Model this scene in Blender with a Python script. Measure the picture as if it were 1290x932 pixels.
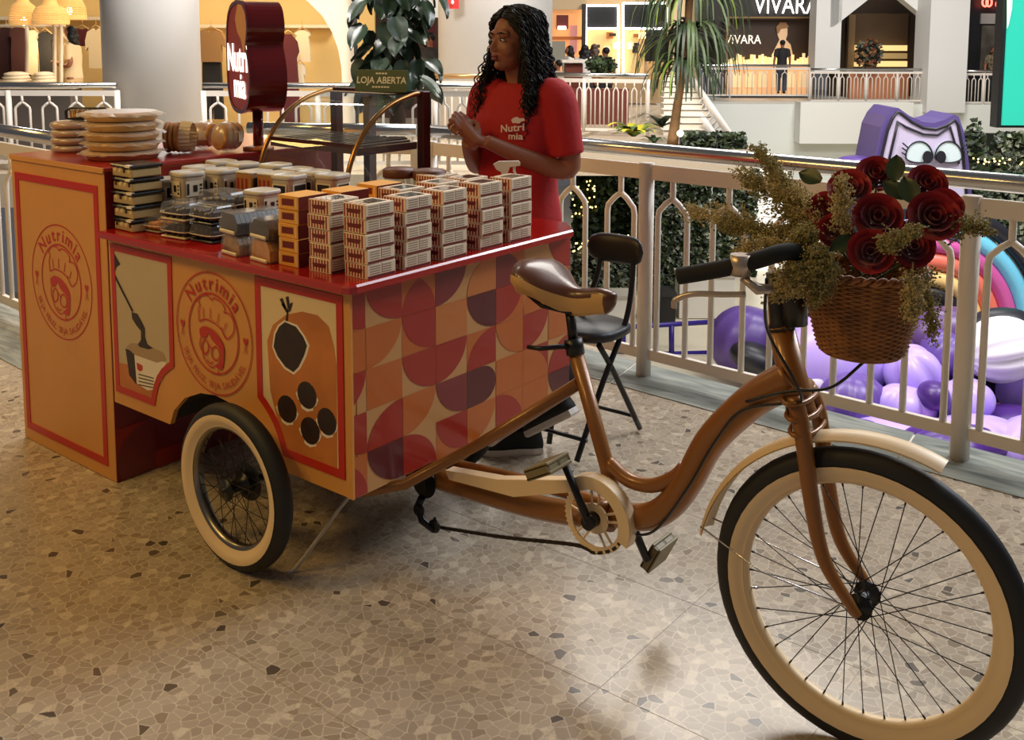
import bpy, math, random
from mathutils import Vector, Matrix
random.seed(7)
PI = math.pi
SC = bpy.context.scene
COL = SC.collection
for _o in list(bpy.data.objects): bpy.data.objects.remove(_o)

# ------------------------------------------------------------------ camera
CAM = Vector((2.07101, -1.89125, 1.61771))
YAW, PITCH, ROLL, FPX, PPY = 2.24075, 0.10883, 0.00201, 1284.379, 184.911
_f = Vector((math.cos(YAW)*math.cos(PITCH), math.sin(YAW)*math.cos(PITCH), -math.sin(PITCH)))
_r = Vector((math.sin(YAW), -math.cos(YAW), 0)); _u = _r.cross(_f)
CR = math.cos(ROLL)*_r + math.sin(ROLL)*_u
CU = -math.sin(ROLL)*_r + math.cos(ROLL)*_u
CF = _f
cd = bpy.data.cameras.new('camera'); cam = bpy.data.objects.new('camera', cd); COL.objects.link(cam)
cam.matrix_world = Matrix(((CR.x, CU.x, -CF.x, CAM.x), (CR.y, CU.y, -CF.y, CAM.y), (CR.z, CU.z, -CF.z, CAM.z), (0, 0, 0, 1)))
cd.sensor_fit = 'HORIZONTAL'; cd.sensor_width = 36; cd.lens = FPX/1290*36
cd.shift_y = (PPY-466)/1290; cd.clip_end = 200; cd.clip_start = .05
SC.camera = cam

# ------------------------------------------------------------------ light
W = bpy.data.worlds.new('mall_ambient'); SC.world = W; W.use_nodes = True
W.node_tree.nodes['Background'].inputs[0].default_value = (.95, .93, 1.0, 1)
W.node_tree.nodes['Background'].inputs[1].default_value = .092
SC.view_settings.view_transform = 'Standard'; SC.view_settings.look = 'None'
SC.view_settings.gamma = 1; SC.view_settings.use_curve_mapping = False
SC.view_settings.exposure = 0.0
def area(name, loc, target, size, power, col, size_y=None, spread=None):
    l = bpy.data.lights.new(name, 'AREA'); l.energy = power; l.color = col; l.size = size
    if size_y: l.shape = 'RECTANGLE'; l.size_y = size_y
    if spread: l.spread = spread
    o = bpy.data.objects.new(name, l); COL.objects.link(o); o.location = loc
    o.rotation_euler = (Vector(target)-Vector(loc)).to_track_quat('-Z', 'Y').to_euler(); return o
def point(name, loc, power, col, r=.1):
    l = bpy.data.lights.new(name, 'POINT'); l.energy = power; l.color = col; l.shadow_soft_size = r
    o = bpy.data.objects.new(name, l); COL.objects.link(o); o.location = loc; return o
area('walkway_warm_downlight', (-1.6, -1.9, 3.3), (-1.2, -.4, 0), .7, 36, (1, .62, .17))
area('walkway_warm_downlight', (-.3, -2.5, 3.3), (-.4, -1.1, 0), .5, 17, (1, .64, .18))
area('walkway_warm_downlight', (-4.0, -.6, 3.3), (-3.0, .2, 0), .7, 28, (1, .64, .20))
area('atrium_overhead_light', (3.5, 5.5, 7.0), (1.4, 2.0, 0), 4.0, 370, (.84, .92, 1))
area('atrium_overhead_light', (-3.5, 9.0, 8.0), (-3, 8.5, -4), 5.0, 800, (1, .96, .90))
area('atrium_overhead_light', (3.5, 13.0, 8.0), (3.0, 12.0, -4), 5.0, 1500, (.96, .95, 1))
area('atrium_overhead_light', (-4.0, 19.5, 9.0), (-7.5, 26.0, -1), 5.0, 1250, (1, .98, .94))  # added to brighten the white balcony wall across the void
area('column_fill_light', (-6.0, 3.4, 5.2), (-7.8, 5.4, .5), 1.5, 430, (1, .94, .88))  # added fill that brightens the round column by the clothes shop
area('column_fill_light', (-5.5, 8.0, 6.5), (-7.6, 10.6, 1), 1.5, 420, (1, .94, .88))  # added fill for the thick column behind the woman, no known lamp

# ------------------------------------------------------------------ pixel helpers
def ray(u, v): return CF + CR*((u-645)/FPX) - CU*((v-PPY)/FPX)
def onx(u, v, x): d = ray(u, v); return CAM + d*((x-CAM.x)/d.x)
def ony(u, v, y): d = ray(u, v); return CAM + d*((y-CAM.y)/d.y)
def onz(u, v, z): d = ray(u, v); return CAM + d*((z-CAM.z)/d.z)
FH = Vector((math.cos(YAW), math.sin(YAW), 0)); RH = Vector((math.sin(YAW), -math.cos(YAW), 0))
def at(u, v, t):                       # point at horizontal distance t in front of the camera
    d = ray(u, v); return CAM + d*(t/d.dot(FH))
def sz(u, v, t): p = at(u, v, t); return (p-CAM).dot(RH), p.z
def Wd(s, t, z): return Vector((CAM.x, CAM.y, 0)) + RH*s + FH*t + Vector((0, 0, z))

# ------------------------------------------------------------------ mesh helpers
class MB:
    def __init__(s): s.v = []; s.f = []; s.m = []; s.s = []
    def add(s, vs, fs, mi=0, sm=False, mx=None):
        b = len(s.v)
        s.v += [tuple(mx @ Vector(p)) for p in vs] if mx is not None else [tuple(p) for p in vs]
        s.f += [tuple(i+b for i in f) for f in fs]; s.m += [mi]*len(fs); s.s += [sm]*len(fs); return s
    def box(s, x0, x1, y0, y1, z0, z1, mi=0, bv=0, mx=None):
        if bv <= 0:
            vs = [(x, y, z) for x in (x0, x1) for y in (y0, y1) for z in (z0, z1)]
            return s.add(vs, [(0, 1, 3, 2), (4, 6, 7, 5), (0, 4, 5, 1), (2, 3, 7, 6), (0, 2, 6, 4), (1, 5, 7, 3)], mi, False, mx)
        lo, hi = (x0, y0, z0), (x1, y1, z1); vs = []; idx = {}
        for sx in (0, 1):
            for sy in (0, 1):
                for szz in (0, 1):
                    sg = (sx, sy, szz)
                    for a in range(3):
                        p = [(hi[k] if sg[k] else lo[k]) if k == a else ((hi[k]-bv) if sg[k] else (lo[k]+bv)) for k in range(3)]
                        idx[(sg, a)] = len(vs); vs.append(tuple(p))
        fs = []
        for a in range(3):
            o = [k for k in range(3) if k != a]
            for sg in (0, 1):
                q = []
                for (i, j) in ((0, 0), (1, 0), (1, 1), (0, 1)):
                    t = [0, 0, 0]; t[a] = sg; t[o[0]] = i; t[o[1]] = j; q.append(idx[(tuple(t), a)])
                fl = ((a == 1) != (sg == 1)); fs.append(tuple(q[::-1] if fl == True else q))
        for a in range(3):
            o = [k for k in range(3) if k != a]
            for i in (0, 1):
                for j in (0, 1):
                    t0 = [0, 0, 0]; t1 = [0, 0, 0]; t0[a] = 0; t1[a] = 1
                    t0[o[0]] = t1[o[0]] = i; t0[o[1]] = t1[o[1]] = j
                    q = [idx[(tuple(t0), o[0])], idx[(tuple(t1), o[0])], idx[(tuple(t1), o[1])], idx[(tuple(t0), o[1])]]
                    fs.append(tuple(q))
        for sx in (0, 1):
            for sy in (0, 1):
                for szz in (0, 1):
                    fs.append(tuple(idx[((sx, sy, szz), a)] for a in range(3)))
        return s.add(vs, fs, mi, False, mx)
    def tube(s, pts, r, n=8, mi=0, closed=False, caps=True, sm=True, flat=1.0, upv=None):
        P = [Vector(p) for p in pts]; N = len(P)
        R = r if isinstance(r, (list, tuple)) else [r]*N
        T = []
        for i in range(N):
            if closed: t = P[(i+1) % N]-P[i-1]
            else: t = P[min(i+1, N-1)]-P[max(i-1, 0)]
            if t.length < 1e-9: t = Vector((0, 0, 1))
            T.append(t.normalized())
        u = Vector(upv) if upv else (Vector((0, 0, 1)) if abs(T[0].z) < .9 else Vector((1, 0, 0)))
        u = (u-T[0]*u.dot(T[0])).normalized(); vs = []
        for i in range(N):
            u = u-T[i]*u.dot(T[i])
            u = u.normalized() if u.length > 1e-6 else T[i].orthogonal().normalized()
            w = T[i].cross(u)
            for k in range(n):
                a = 2*PI*k/n; vs.append(P[i]+(w*math.cos(a)+u*math.sin(a)*flat)*R[i])
        fs = []; M_ = N if closed else N-1
        for i in range(M_):
            j = (i+1) % N
            for k in range(n):
                k2 = (k+1) % n; fs.append((i*n+k, i*n+k2, j*n+k2, j*n+k))
        s.add(vs, fs, mi, sm)
        if caps and not closed:
            b = len(s.v)-len(vs)
            s.f += [tuple(b+k for k in range(n))[::-1], tuple(b+(N-1)*n+k for k in range(n))]; s.m += [mi]*2; s.s += [False]*2
        return s
    def cyl(s, p, q, r, n=12, mi=0, sm=True): return s.tube([p, q], r, n, mi, sm=sm)
    def lathe(s, prof, n=20, mi=0, mx=None, sm=True, sq=0):
        vs = []
        for (r, z) in prof:
            for k in range(n):
                a = 2*PI*k/n; rr = r
                if sq: c, d = abs(math.cos(a)), abs(math.sin(a)); rr = r/((c**sq+d**sq)**(1/sq))
                vs.append((rr*math.cos(a), rr*math.sin(a), z))
        fs = []
        for i in range(len(prof)-1):
            for k in range(n):
                k2 = (k+1) % n; fs.append((i*n+k, i*n+k2, (i+1)*n+k2, (i+1)*n+k))
        if prof[0][0] > 1e-5: fs.append(tuple(range(n))[::-1])
        if prof[-1][0] > 1e-5: fs.append(tuple((len(prof)-1)*n+k for k in range(n)))
        return s.add(vs, fs, mi, sm, mx)
    def sphere(s, c, r, nu=14, nv=9, mi=0, mx=None):
        r = r if isinstance(r, (list, tuple)) else (r, r, r); vs = []
        for j in range(nv+1):
            th = PI*j/nv
            for i in range(nu):
                a = 2*PI*i/nu; vs.append((c[0]+r[0]*math.sin(th)*math.cos(a), c[1]+r[1]*math.sin(th)*math.sin(a), c[2]+r[2]*math.cos(th)))
        fs = [(j*nu+i, (j+1)*nu+i, (j+1)*nu+(i+1) % nu, j*nu+(i+1) % nu) for j in range(nv) for i in range(nu)]
        return s.add(vs, fs, mi, True, mx)
    def prism(s, poly, h0, h1, fn, mi=0, sides=True, mis=None):
        n = len(poly); vs = [fn(a, b, h0) for a, b in poly]+[fn(a, b, h1) for a, b in poly]
        fs = [tuple(range(n)), tuple(range(2*n-1, n-1, -1))]; s.add(vs, fs, mi)
        if sides:
            b = len(s.v)-2*n
            for i in range(n):
                j = (i+1) % n; s.f.append((b+i, b+n+i, b+n+j, b+j)); s.m.append(mi if mis is None else mis); s.s.append(False)
        return s
    def band(s, A, B, h0, h1, fn, mi=0):
        n = len(A); vs = [fn(a, b, h) for h in (h0, h1) for L in (A, B) for a, b in L]
        fs = []
        for i in range(n):
            j = (i+1) % n
            fs += [(i, j, n+j, n+i), (2*n+i, 3*n+i, 3*n+j, 2*n+j), (i, 2*n+i, 2*n+j, j), (n+i, n+j, 3*n+j, 3*n+i)]
        return s.add(vs, fs, mi)
    def grid(s, fn, nu, nv, mi=0, sm=True, cu=False):
        vs = [fn(i/nu, j/nv) for j in range(nv+1) for i in range(nu+1)]
        fs = [(j*(nu+1)+i, j*(nu+1)+i+1, (j+1)*(nu+1)+i+1, (j+1)*(nu+1)+i) for j in range(nv) for i in range(nu)]
        return s.add(vs, fs, mi, sm)
    def mesh(s, name, mats, org=None, fix=True):
        me = bpy.data.meshes.new(name); o = Vector(org) if org is not None else None
        me.from_pydata([tuple(Vector(p)-o) for p in s.v] if o is not None else s.v, [], s.f)
        for m in (mats if isinstance(mats, (list, tuple)) else [mats]): me.materials.append(m)
        me.polygons.foreach_set('material_index', s.m); me.polygons.foreach_set('use_smooth', s.s)
        if fix:
            import bmesh
            bm = bmesh.new(); bm.from_mesh(me); bmesh.ops.recalc_face_normals(bm, faces=bm.faces); bm.to_mesh(me); bm.free()
        me.update(); return me
    def build(s, name, mats, parent=None, rel=True, fix=True):
        org = None
        if parent is not None and rel:
            p = parent
            while p.parent: p = p.parent
            org = p.location
        return put(name, s.mesh(name, mats, org, fix), parent)
def put(name, me, parent=None, loc=None, rot=None):
    o = bpy.data.objects.new(name, me); COL.objects.link(o)
    if parent is not None: o.parent = parent
    if loc is not None: o.location = loc
    if rot is not None: o.rotation_euler = rot
    return o
def tag(o, label, cat, group=None, kind=None):
    o['label'] = label; o['category'] = cat
    if group: o['group'] = group
    if kind: o['kind'] = kind
    return o
def thing(name, label, cat, loc=(0, 0, 0), rz=0, group=None):
    o = bpy.data.objects.new(name, None); COL.objects.link(o); o.location = loc; o.rotation_euler = (0, 0, rz)
    o.empty_display_size = .05
    return tag(o, label, cat, group)
def struct(o): o['kind'] = 'structure'; return o
def dup(root, loc=None, rz=None, label=None, group=None, name=None):
    r = root.copy(); COL.objects.link(r)
    if name: r.name = name
    if loc is not None: r.location = loc
    if rz is not None: r.rotation_euler = (0, 0, rz)
    if label: r['label'] = label
    if group: r['group'] = group
    for ch in list(root.children):
        c = ch.copy(); COL.objects.link(c); c.parent = r
        for g in list(ch.children):
            d = g.copy(); COL.objects.link(d); d.parent = c
    return r
def mod(o, kind, **kw):
    m = o.modifiers.new(kind.lower(), kind)
    for k, v in kw.items(): setattr(m, k, v)
    return o
def cr(pts, n=8):                       # Catmull-Rom
    P = [Vector(p) for p in pts]; P = [P[0]*2-P[1]]+P+[P[-1]*2-P[-2]]; out = []
    for i in range(1, len(P)-2):
        for k in range(n):
            t = k/n; a, b, c, d = P[i-1], P[i], P[i+1], P[i+2]
            out.append(.5*((2*b)+(c-a)*t+(2*a-5*b+4*c-d)*t*t+(3*b-a-3*c+d)*t**3))
    out.append(P[-2]); return out
def cr1(vals, n=8): return [p.x for p in cr([(v, 0, 0) for v in vals], n)]
def inset(poly, d):
    n = len(poly); A = sum(poly[i][0]*poly[(i+1) % n][1]-poly[(i+1) % n][0]*poly[i][1] for i in range(n)); sg = 1 if A > 0 else -1; out = []
    for i in range(n):
        p0, p1, p2 = Vector(poly[i-1]), Vector(poly[i]), Vector(poly[(i+1) % n])
        e1 = (p1-p0).normalized(); e2 = (p2-p1).normalized()
        n1 = Vector((-e1.y, e1.x))*sg; n2 = Vector((-e2.y, e2.x))*sg
        b = n1+n2; k = d*2/max(b.length_squared, .6); out.append(tuple(p1+b*k))
    return out
_tc = {}
def text2d(s, size=1.0, bold=0.0):
    key = (s, bold)
    if key not in _tc:
        cu = bpy.data.curves.new('t', 'FONT'); cu.body = s; cu.size = 1; cu.align_x = 'CENTER'; cu.resolution_u = 3; cu.offset = bold; cu.fill_mode = 'FRONT'
        o = bpy.data.objects.new('t', cu); COL.objects.link(o); dg = bpy.context.evaluated_depsgraph_get()
        me = o.evaluated_get(dg).to_mesh(); _tc[key] = ([(v.co.x, v.co.y) for v in me.vertices], [tuple(p.vertices) for p in me.polygons])
        o.evaluated_get(dg).to_mesh_clear(); bpy.data.objects.remove(o); bpy.data.curves.remove(cu)
    vs, fs = _tc[key]; return [(x*size, y*size) for x, y in vs], fs
def add_text(mb, s, size, fn, mi=0, bold=0.0):
    vs, fs = text2d(s, size, bold); mb.add([fn(x, y) for x, y in vs], fs, mi)
def arc_text(mb, s, size, r, a0, a1, fn, mi=0, bold=0, inner=False):
    n = len(s)
    w = []
    for ch in s:
        vs, _ = text2d(ch, 1, bold); w.append((max(x for x, y in vs)-min(x for x, y in vs) if vs else .3)+.12)
    tot = sum(w); acc = 0
    for ch, ww in zip(s, w):
        a = a0+(a1-a0)*(acc+ww/2)/tot; acc += ww
        if ch == ' ': continue
        vs, fs = text2d(ch, size, bold); cx = (max(x for x, y in vs)+min(x for x, y in vs))/2
        ca, sa = math.cos(a), math.sin(a); out = []
        for x, y in vs:
            x -= cx
            if not inner: rr = r+y; px = rr*ca+x*sa; py = rr*sa-x*ca
            else: rr = r-y; px = rr*ca-x*sa; py = rr*sa+x*ca
            out.append(fn(px, py))
        mb.add(out, fs, mi)

# ------------------------------------------------------------------ materials
MT = {}
def srgb(r, g, b):
    f = lambda c: (c/255/12.92) if c/255 <= .04045 else ((c/255+.055)/1.055)**2.4
    return (f(r), f(g), f(b))
def M(name, col=(.5, .5, .5), rough=.5, metal=0, noise=0, ns=20, bump=0, bs=60, emit=0, ecol=None, coat=0, spec=.5, col2=None, trans=0, alpha=1, sheen=0):
    if name in MT: return MT[name]
    m = bpy.data.materials.new(name); m.use_nodes = True; nt = m.node_tree; b = nt.nodes['Principled BSDF']
    b.inputs['Base Color'].default_value = (*col, 1); b.inputs['Roughness'].default_value = rough; b.inputs['Metallic'].default_value = metal
    b.inputs['Coat Weight'].default_value = coat; b.inputs['Specular IOR Level'].default_value = spec
    b.inputs['Transmission Weight'].default_value = trans; b.inputs['Alpha'].default_value = alpha; b.inputs['Sheen Weight'].default_value = sheen
    if emit: b.inputs['Emission Color'].default_value = (*(ecol or col), 1); b.inputs['Emission Strength'].default_value = emit
    if noise or col2:
        tc = nt.nodes.new('ShaderNodeTexCoord'); n = nt.nodes.new('ShaderNodeTexNoise'); n.inputs['Scale'].default_value = ns; n.inputs['Detail'].default_value = 5
        nt.links.new(tc.outputs['Object'], n.inputs['Vector']); mx = nt.nodes.new('ShaderNodeMix'); mx.data_type = 'RGBA'
        c2 = col2 or tuple(c*(1-noise) for c in col); c1 = col if col2 else tuple(min(1, c*(1+noise*.5)) for c in col)
        mx.inputs[6].default_value = (*c1, 1); mx.inputs[7].default_value = (*c2, 1)
        rp = nt.nodes.new('ShaderNodeMapRange'); rp.inputs[1].default_value = .35; rp.inputs[2].default_value = .65
        nt.links.new(n.outputs[0], rp.inputs[0]); nt.links.new(rp.outputs[0], mx.inputs[0]); nt.links.new(mx.outputs[2], b.inputs['Base Color'])
    if bump:
        tc = nt.nodes.new('ShaderNodeTexCoord'); n = nt.nodes.new('ShaderNodeTexNoise'); n.inputs['Scale'].default_value = bs; n.inputs['Detail'].default_value = 3
        nt.links.new(tc.outputs['Object'], n.inputs['Vector']); bp = nt.nodes.new('ShaderNodeBump'); bp.inputs['Strength'].default_value = bump; bp.inputs['Distance'].default_value = .01
        nt.links.new(n.outputs[0], bp.inputs['Height']); nt.links.new(bp.outputs[0], b.inputs['Normal'])
    MT[name] = m; return m
def glassy(name, tint=(.9, .95, .95), amount=.12, rough=.03, haze=0, hcol=(.8, .8, .8)):
    if name in MT: return MT[name]
    m = bpy.data.materials.new(name); m.use_nodes = True; nt = m.node_tree; nt.nodes.clear()
    out = nt.nodes.new('ShaderNodeOutputMaterial'); tr = nt.nodes.new('ShaderNodeBsdfTransparent'); gl = nt.nodes.new('ShaderNodeBsdfGlossy')
    tr.inputs[0].default_value = (*tint, 1); gl.inputs['Roughness'].default_value = rough
    lw = nt.nodes.new('ShaderNodeLayerWeight'); lw.inputs[0].default_value = .5; pw = nt.nodes.new('ShaderNodeMath'); pw.operation = 'POWER'; pw.inputs[1].default_value = 4.5; nt.links.new(lw.outputs['Facing'], pw.inputs[0]); fr = nt.nodes.new('ShaderNodeMath'); fr.operation = 'MULTIPLY'; fr.inputs[1].default_value = .8; nt.links.new(pw.outputs[0], fr.inputs[0])
    ad = nt.nodes.new('ShaderNodeMath'); ad.operation = 'ADD'; ad.use_clamp = True; ad.inputs[1].default_value = amount*.3
    mx = nt.nodes.new('ShaderNodeMixShader'); nt.links.new(fr.outputs[0], ad.inputs[0]); nt.links.new(ad.outputs[0], mx.inputs[0])
    nt.links.new(tr.outputs[0], mx.inputs[1]); nt.links.new(gl.outputs[0], mx.inputs[2]); last = mx
    if haze:
        df = nt.nodes.new('ShaderNodeBsdfDiffuse'); df.inputs[0].default_value = (*hcol, 1); m2 = nt.nodes.new('ShaderNodeMixShader'); m2.inputs[0].default_value = haze
        nt.links.new(mx.outputs[0], m2.inputs[1]); nt.links.new(df.outputs[0], m2.inputs[2]); last = m2
    nt.links.new(last.outputs[0], out.inputs[0]); MT[name] = m; return m
def terrazzo():
    m = bpy.data.materials.new('terrazzo'); m.use_nodes = True; nt = m.node_tree; b = nt.nodes['Principled BSDF']; L = nt.links.new; N = nt.nodes.new
    ge = N('ShaderNodeNewGeometry'); nz = N('ShaderNodeTexNoise'); nz.inputs['Scale'].default_value = 9; nz.inputs['Detail'].default_value = 2
    L(ge.outputs['Position'], nz.inputs['Vector'])
    ad = N('ShaderNodeVectorMath'); ad.operation = 'MULTIPLY_ADD'; ad.inputs[1].default_value = (.03, .03, 0); L(nz.outputs['Color'], ad.inputs[0]); L(ge.outputs['Position'], ad.inputs[2])
    def layer(sc, edge):
        v = N('ShaderNodeTexVoronoi'); v.voronoi_dimensions = '2D'; v.inputs['Scale'].default_value = sc; L(ad.outputs[0], v.inputs['Vector'])
        d = N('ShaderNodeTexVoronoi'); d.voronoi_dimensions = '2D'; d.feature = 'DISTANCE_TO_EDGE'; d.inputs['Scale'].default_value = sc; L(ad.outputs[0], d.inputs['Vector'])
        sp = N('ShaderNodeSeparateColor'); L(v.outputs['Color'], sp.inputs[0])
        rp = N('ShaderNodeValToRGB'); e = rp.color_ramp; e.interpolation = 'LINEAR'
        cols = [(0, (158, 142, 122)), (.25, (170, 154, 133)), (.5, (180, 164, 142)), (.75, (164, 148, 127)), (.93, (154, 137, 115)), (.975, (148, 130, 108)), (.98, (102, 88, 74)), (1, (80, 70, 62))]
        e.elements[0].position = 0; e.elements[0].color = (*srgb(*cols[0][1]), 1); e.elements[1].position = 1; e.elements[1].color = (*srgb(*cols[-1][1]), 1)
        for p, c in cols[1:-1]: q = e.elements.new(p); q.color = (*srgb(*c), 1)
        L(sp.outputs[0], rp.inputs[0])
        mr = N('ShaderNodeMapRange'); mr.inputs[1].default_value = edge*.6; mr.inputs[2].default_value = edge*1.5; L(d.outputs['Distance'], mr.inputs[0])
        # a share of the cells is only cement
        cm = N('ShaderNodeMath'); cm.operation = 'GREATER_THAN'; cm.inputs[1].default_value = .10; L(sp.outputs[1], cm.inputs[0])
        mu = N('ShaderNodeMath'); mu.operation = 'MULTIPLY'; L(mr.outputs[0], mu.inputs[0]); L(cm.outputs[0], mu.inputs[1])
        return rp.outputs[0], mu.outputs[0]
    c1, m1 = layer(35, .05); c2, m2 = layer(70, .06)
    ce = N('ShaderNodeMix'); ce.data_type = 'RGBA'; ce.inputs[6].default_value = (*srgb(206, 190, 164), 1); L(c2, ce.inputs[7])
    hf = N('ShaderNodeMath'); hf.operation = 'MULTIPLY'; hf.inputs[1].default_value = .45; L(m2, hf.inputs[0]); L(hf.outputs[0], ce.inputs[0])
    mx = N('ShaderNodeMix'); mx.data_type = 'RGBA'; L(ce.outputs[2], mx.inputs[6]); L(c1, mx.inputs[7]); L(m1, mx.inputs[0]); L(mx.outputs[2], b.inputs['Base Color'])
    rn = N('ShaderNodeTexNoise'); rn.inputs['Scale'].default_value = 3; L(ge.outputs['Position'], rn.inputs['Vector'])
    rr = N('ShaderNodeMapRange'); rr.inputs[3].default_value = .17; rr.inputs[4].default_value = .34; L(rn.outputs[0], rr.inputs[0]); L(rr.outputs[0], b.inputs['Roughness'])
    MT['terrazzo'] = m; return m
def marble():
    m = bpy.data.materials.new('grey_green_marble'); m.use_nodes = True; nt = m.node_tree; b = nt.nodes['Principled BSDF']; L = nt.links.new; N = nt.nodes.new
    ge = N('ShaderNodeNewGeometry'); mp = N('ShaderNodeMapping'); mp.inputs['Scale'].default_value = (1.2, 7, 1); mp.inputs['Rotation'].default_value = (0, 0, .3); L(ge.outputs['Position'], mp.inputs['Vector'])
    n = N('ShaderNodeTexNoise'); n.inputs['Scale'].default_value = 2.6; n.inputs['Detail'].default_value = 7; n.inputs['Distortion'].default_value = 1.3; L(mp.outputs[0], n.inputs['Vector'])
    rp = N('ShaderNodeValToRGB'); e = rp.color_ramp; e.elements[0].position = .3; e.elements[0].color = (*srgb(108, 112, 106), 1); e.elements[1].position = .72; e.elements[1].color = (*srgb(168, 168, 158), 1)
    q = e.elements.new(.5); q.color = (*srgb(140, 144, 136), 1); L(n.outputs[0], rp.inputs[0]); L(rp.outputs[0], b.inputs['Base Color']); b.inputs['Roughness'].default_value = .22
    MT['marble'] = m; return m
TERR = terrazzo(); MARB = marble()
white_paint = M('white_rail_paint', srgb(226, 216, 204), .42)
chrome = M('brushed_steel', (.62, .61, .60), .22, 1)
black_rub = M('black_rubber', (.012, .012, .012), .6)
black_pl = M('black_plastic', (.012, .012, .013), .38)
black_met = M('black_metal', (.015, .015, .016), .35, .3)
cream_pl = M('cream_plastic', srgb(236, 208, 165), .4)
orange_paint = M('bronze_orange_paint', srgb(142, 90, 36), .34, .12, coat=.25)
red_lam = M('red_laminate', srgb(168, 24, 18), .18, coat=.4)
red_print = M('red_print', srgb(188, 38, 18), .4)
kraft = M('peach_laminate', srgb(214, 150, 74), .42, noise=.06, ns=3)
steel = M('polished_metal', (.7, .68, .66), .2, 1)
wood_d = M('dark_red_wood', srgb(66, 22, 18), .35, noise=.3, ns=8)
# ================================================================== SETTING: walkway
RP = [(-6.5, .97), (-2.85, .72), (-2.75, 1.75), (-1.834, 2.298), (3.6, 1.995)]     # line of the near railing
def offs(path, d):
    out = []
    for i, p in enumerate(path):
        p = Vector(p); e = []
        if i > 0: e.append((p-Vector(path[i-1])).normalized())
        if i < len(path)-1: e.append((Vector(path[i+1])-p).normalized())
        ns = [Vector((-q.y, q.x)) for q in e]; b = sum(ns, Vector((0, 0)))
        k = d*(2/b.length_squared if len(ns) == 2 else 1); out.append(tuple(p+b*k))
    return out
grout = M('grout', srgb(214, 204, 186), .6)
fl = MB(); edge = offs(RP, .13)
fl.prism([(-6.5, -4.5), (3.6, -4.5)]+[(x, y) for x, y in edge[::-1]], -.4, -.0012, lambda a, b, h: (a, b, h))
floor = struct(fl.build('floor', grout))
S = .483; tm = MB().box(-S/2+.0007, S/2-.0007, -S/2+.0007, S/2-.0007, -.0011, 0, bv=.0003).mesh('floor_slab', TERR)
def rail_y(x):
    for (a, b), (c, d) in zip(RP, RP[1:]):
        if a <= x <= c and c-a > .2: return b+(d-b)*(x-a)/(c-a)
    return 1.2
nt_ = 0
for i in range(-12, 7):
    for j in range(-6, 6):
        x = -.2+S*(i+.5); y = -.37+S*(j+.5)
        if y < rail_y(max(-6.4, min(3.5, x)))+.05-(.1 if x < -1.8 else 0) and -6.2 < x < 3.3:
            put('floor_slab', tm, floor, (x, y, 0)); nt_ += 1
# marble border slabs along the railing
for k in range(len(RP)-1):
    a, b = Vector(RP[k]), Vector(RP[k+1]); wi = -.32 if k == 0 else -.2
    inn = offs(RP, wi); out = offs(RP, .14); n = max(1, round((b-a).length/1.45))
    for i in range(n):
        L = lambda P, t: (P[k][0]+(P[k+1][0]-P[k][0])*t, P[k][1]+(P[k+1][1]-P[k][1])*t)
        t0, t1 = i/n+.001, (i+1)/n-.001; poly = [L(inn, t0), L(inn, t1), L(out, t1), L(out, t0)]
        MB().prism(poly, -.005, .004, lambda a, b, h: (a, b, h)).build('border_slab', MARB, floor)

def railing(name, label, path, z0, posts, motifs, H=1.085, group=None, rr=.036, th=.014, mat=None, metal=None, seg=True, foot=0):
    """path: 2d points; one post per point; 'motifs' pointed bars per bay"""
    mat = mat or white_paint; metal = metal or chrome
    base = Vector((*path[0], z0)); t = thing(name, label, 'railing', base, 0, group); k = H/1.085
    post_me = MB().tube([(0, 0, 0), (0, 0, (H-.06))], .028 if not foot else foot, 8 if foot else 10).mesh('post', mat)
    for p in path[:len(path)]:
        if posts: put('post', post_me, t, (p[0]-base.x, p[1]-base.y, 0))
    hr = MB().tube([(p[0], p[1], z0+H) for p in path], rr, 10); hr.build('handrail', metal, t)
    for a, b in zip(path, path[1:]):
        A, B = Vector((*a, 0)), Vector((*b, 0)); d = (B-A); L = d.length; d.normalize(); nrm = Vector((-d.y, d.x, 0)); rz = math.atan2(d.y, d.x)
        mx = Matrix.Translation(A+Vector((0, 0, z0))) @ Matrix.Rotation(rz, 4, 'Z')
        MB().box(0, L, -.012, .012, H-.135*k, H-.065*k, 0, 0, mx).build('top_bar', mat, t)
        MB().box(0, L, -.012, .012, .085*k, .135*k, 0, 0, mx).build('bottom_bar', mat, t)
        n = motifs(L) if callable(motifs) else motifs
        if n == 0: continue
        pit = L/n; w = pit*.27; zt_ = H-.13*k; za, zs = H-.225*k, H-.31*k
        mb = MB(); nn = 6 if th > .01 else 5
        for s in (-1, 1):
            pts = [(s*w, 0, .13*k), (s*w, 0, zs), (s*w*.93, 0, zs+.03*k), (s*w*.45, 0, za-.015*k), (0, 0, za+.01*k)]
            mb.tube(pts, th, nn, sm=True)
        mb.tube([(0, 0, za-.005), (0, 0, zt_)], th, nn)
        me = mb.mesh('baluster', mat)
        for i in range(n):
            c = A+d*(pit*(i+.5)); put('baluster', me, t, (c.x-base.x, c.y-base.y, 0), (0, 0, rz))
    return t
rp_right = [(-1.834, 2.298), (-.376, 2.2166), (1.08, 2.1355), (2.536, 2.054)]
railing('railing', 'white railing with steel handrail and pointed balusters behind the bicycle', rp_right, 0, True, 5, foot=.037)
railing('railing', 'white railing with steel handrail glimpsed through the glass display case', [(-2.75, 1.75), (-1.90, 2.258)], 0, True, 3, foot=.037)
railing('railing', 'white railing with brassy handrail left of the tall counter cabinet', [(-5.2, .88), (-4.0, .80), (-2.85, .72)], 0, True, 4, foot=.037)

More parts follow.
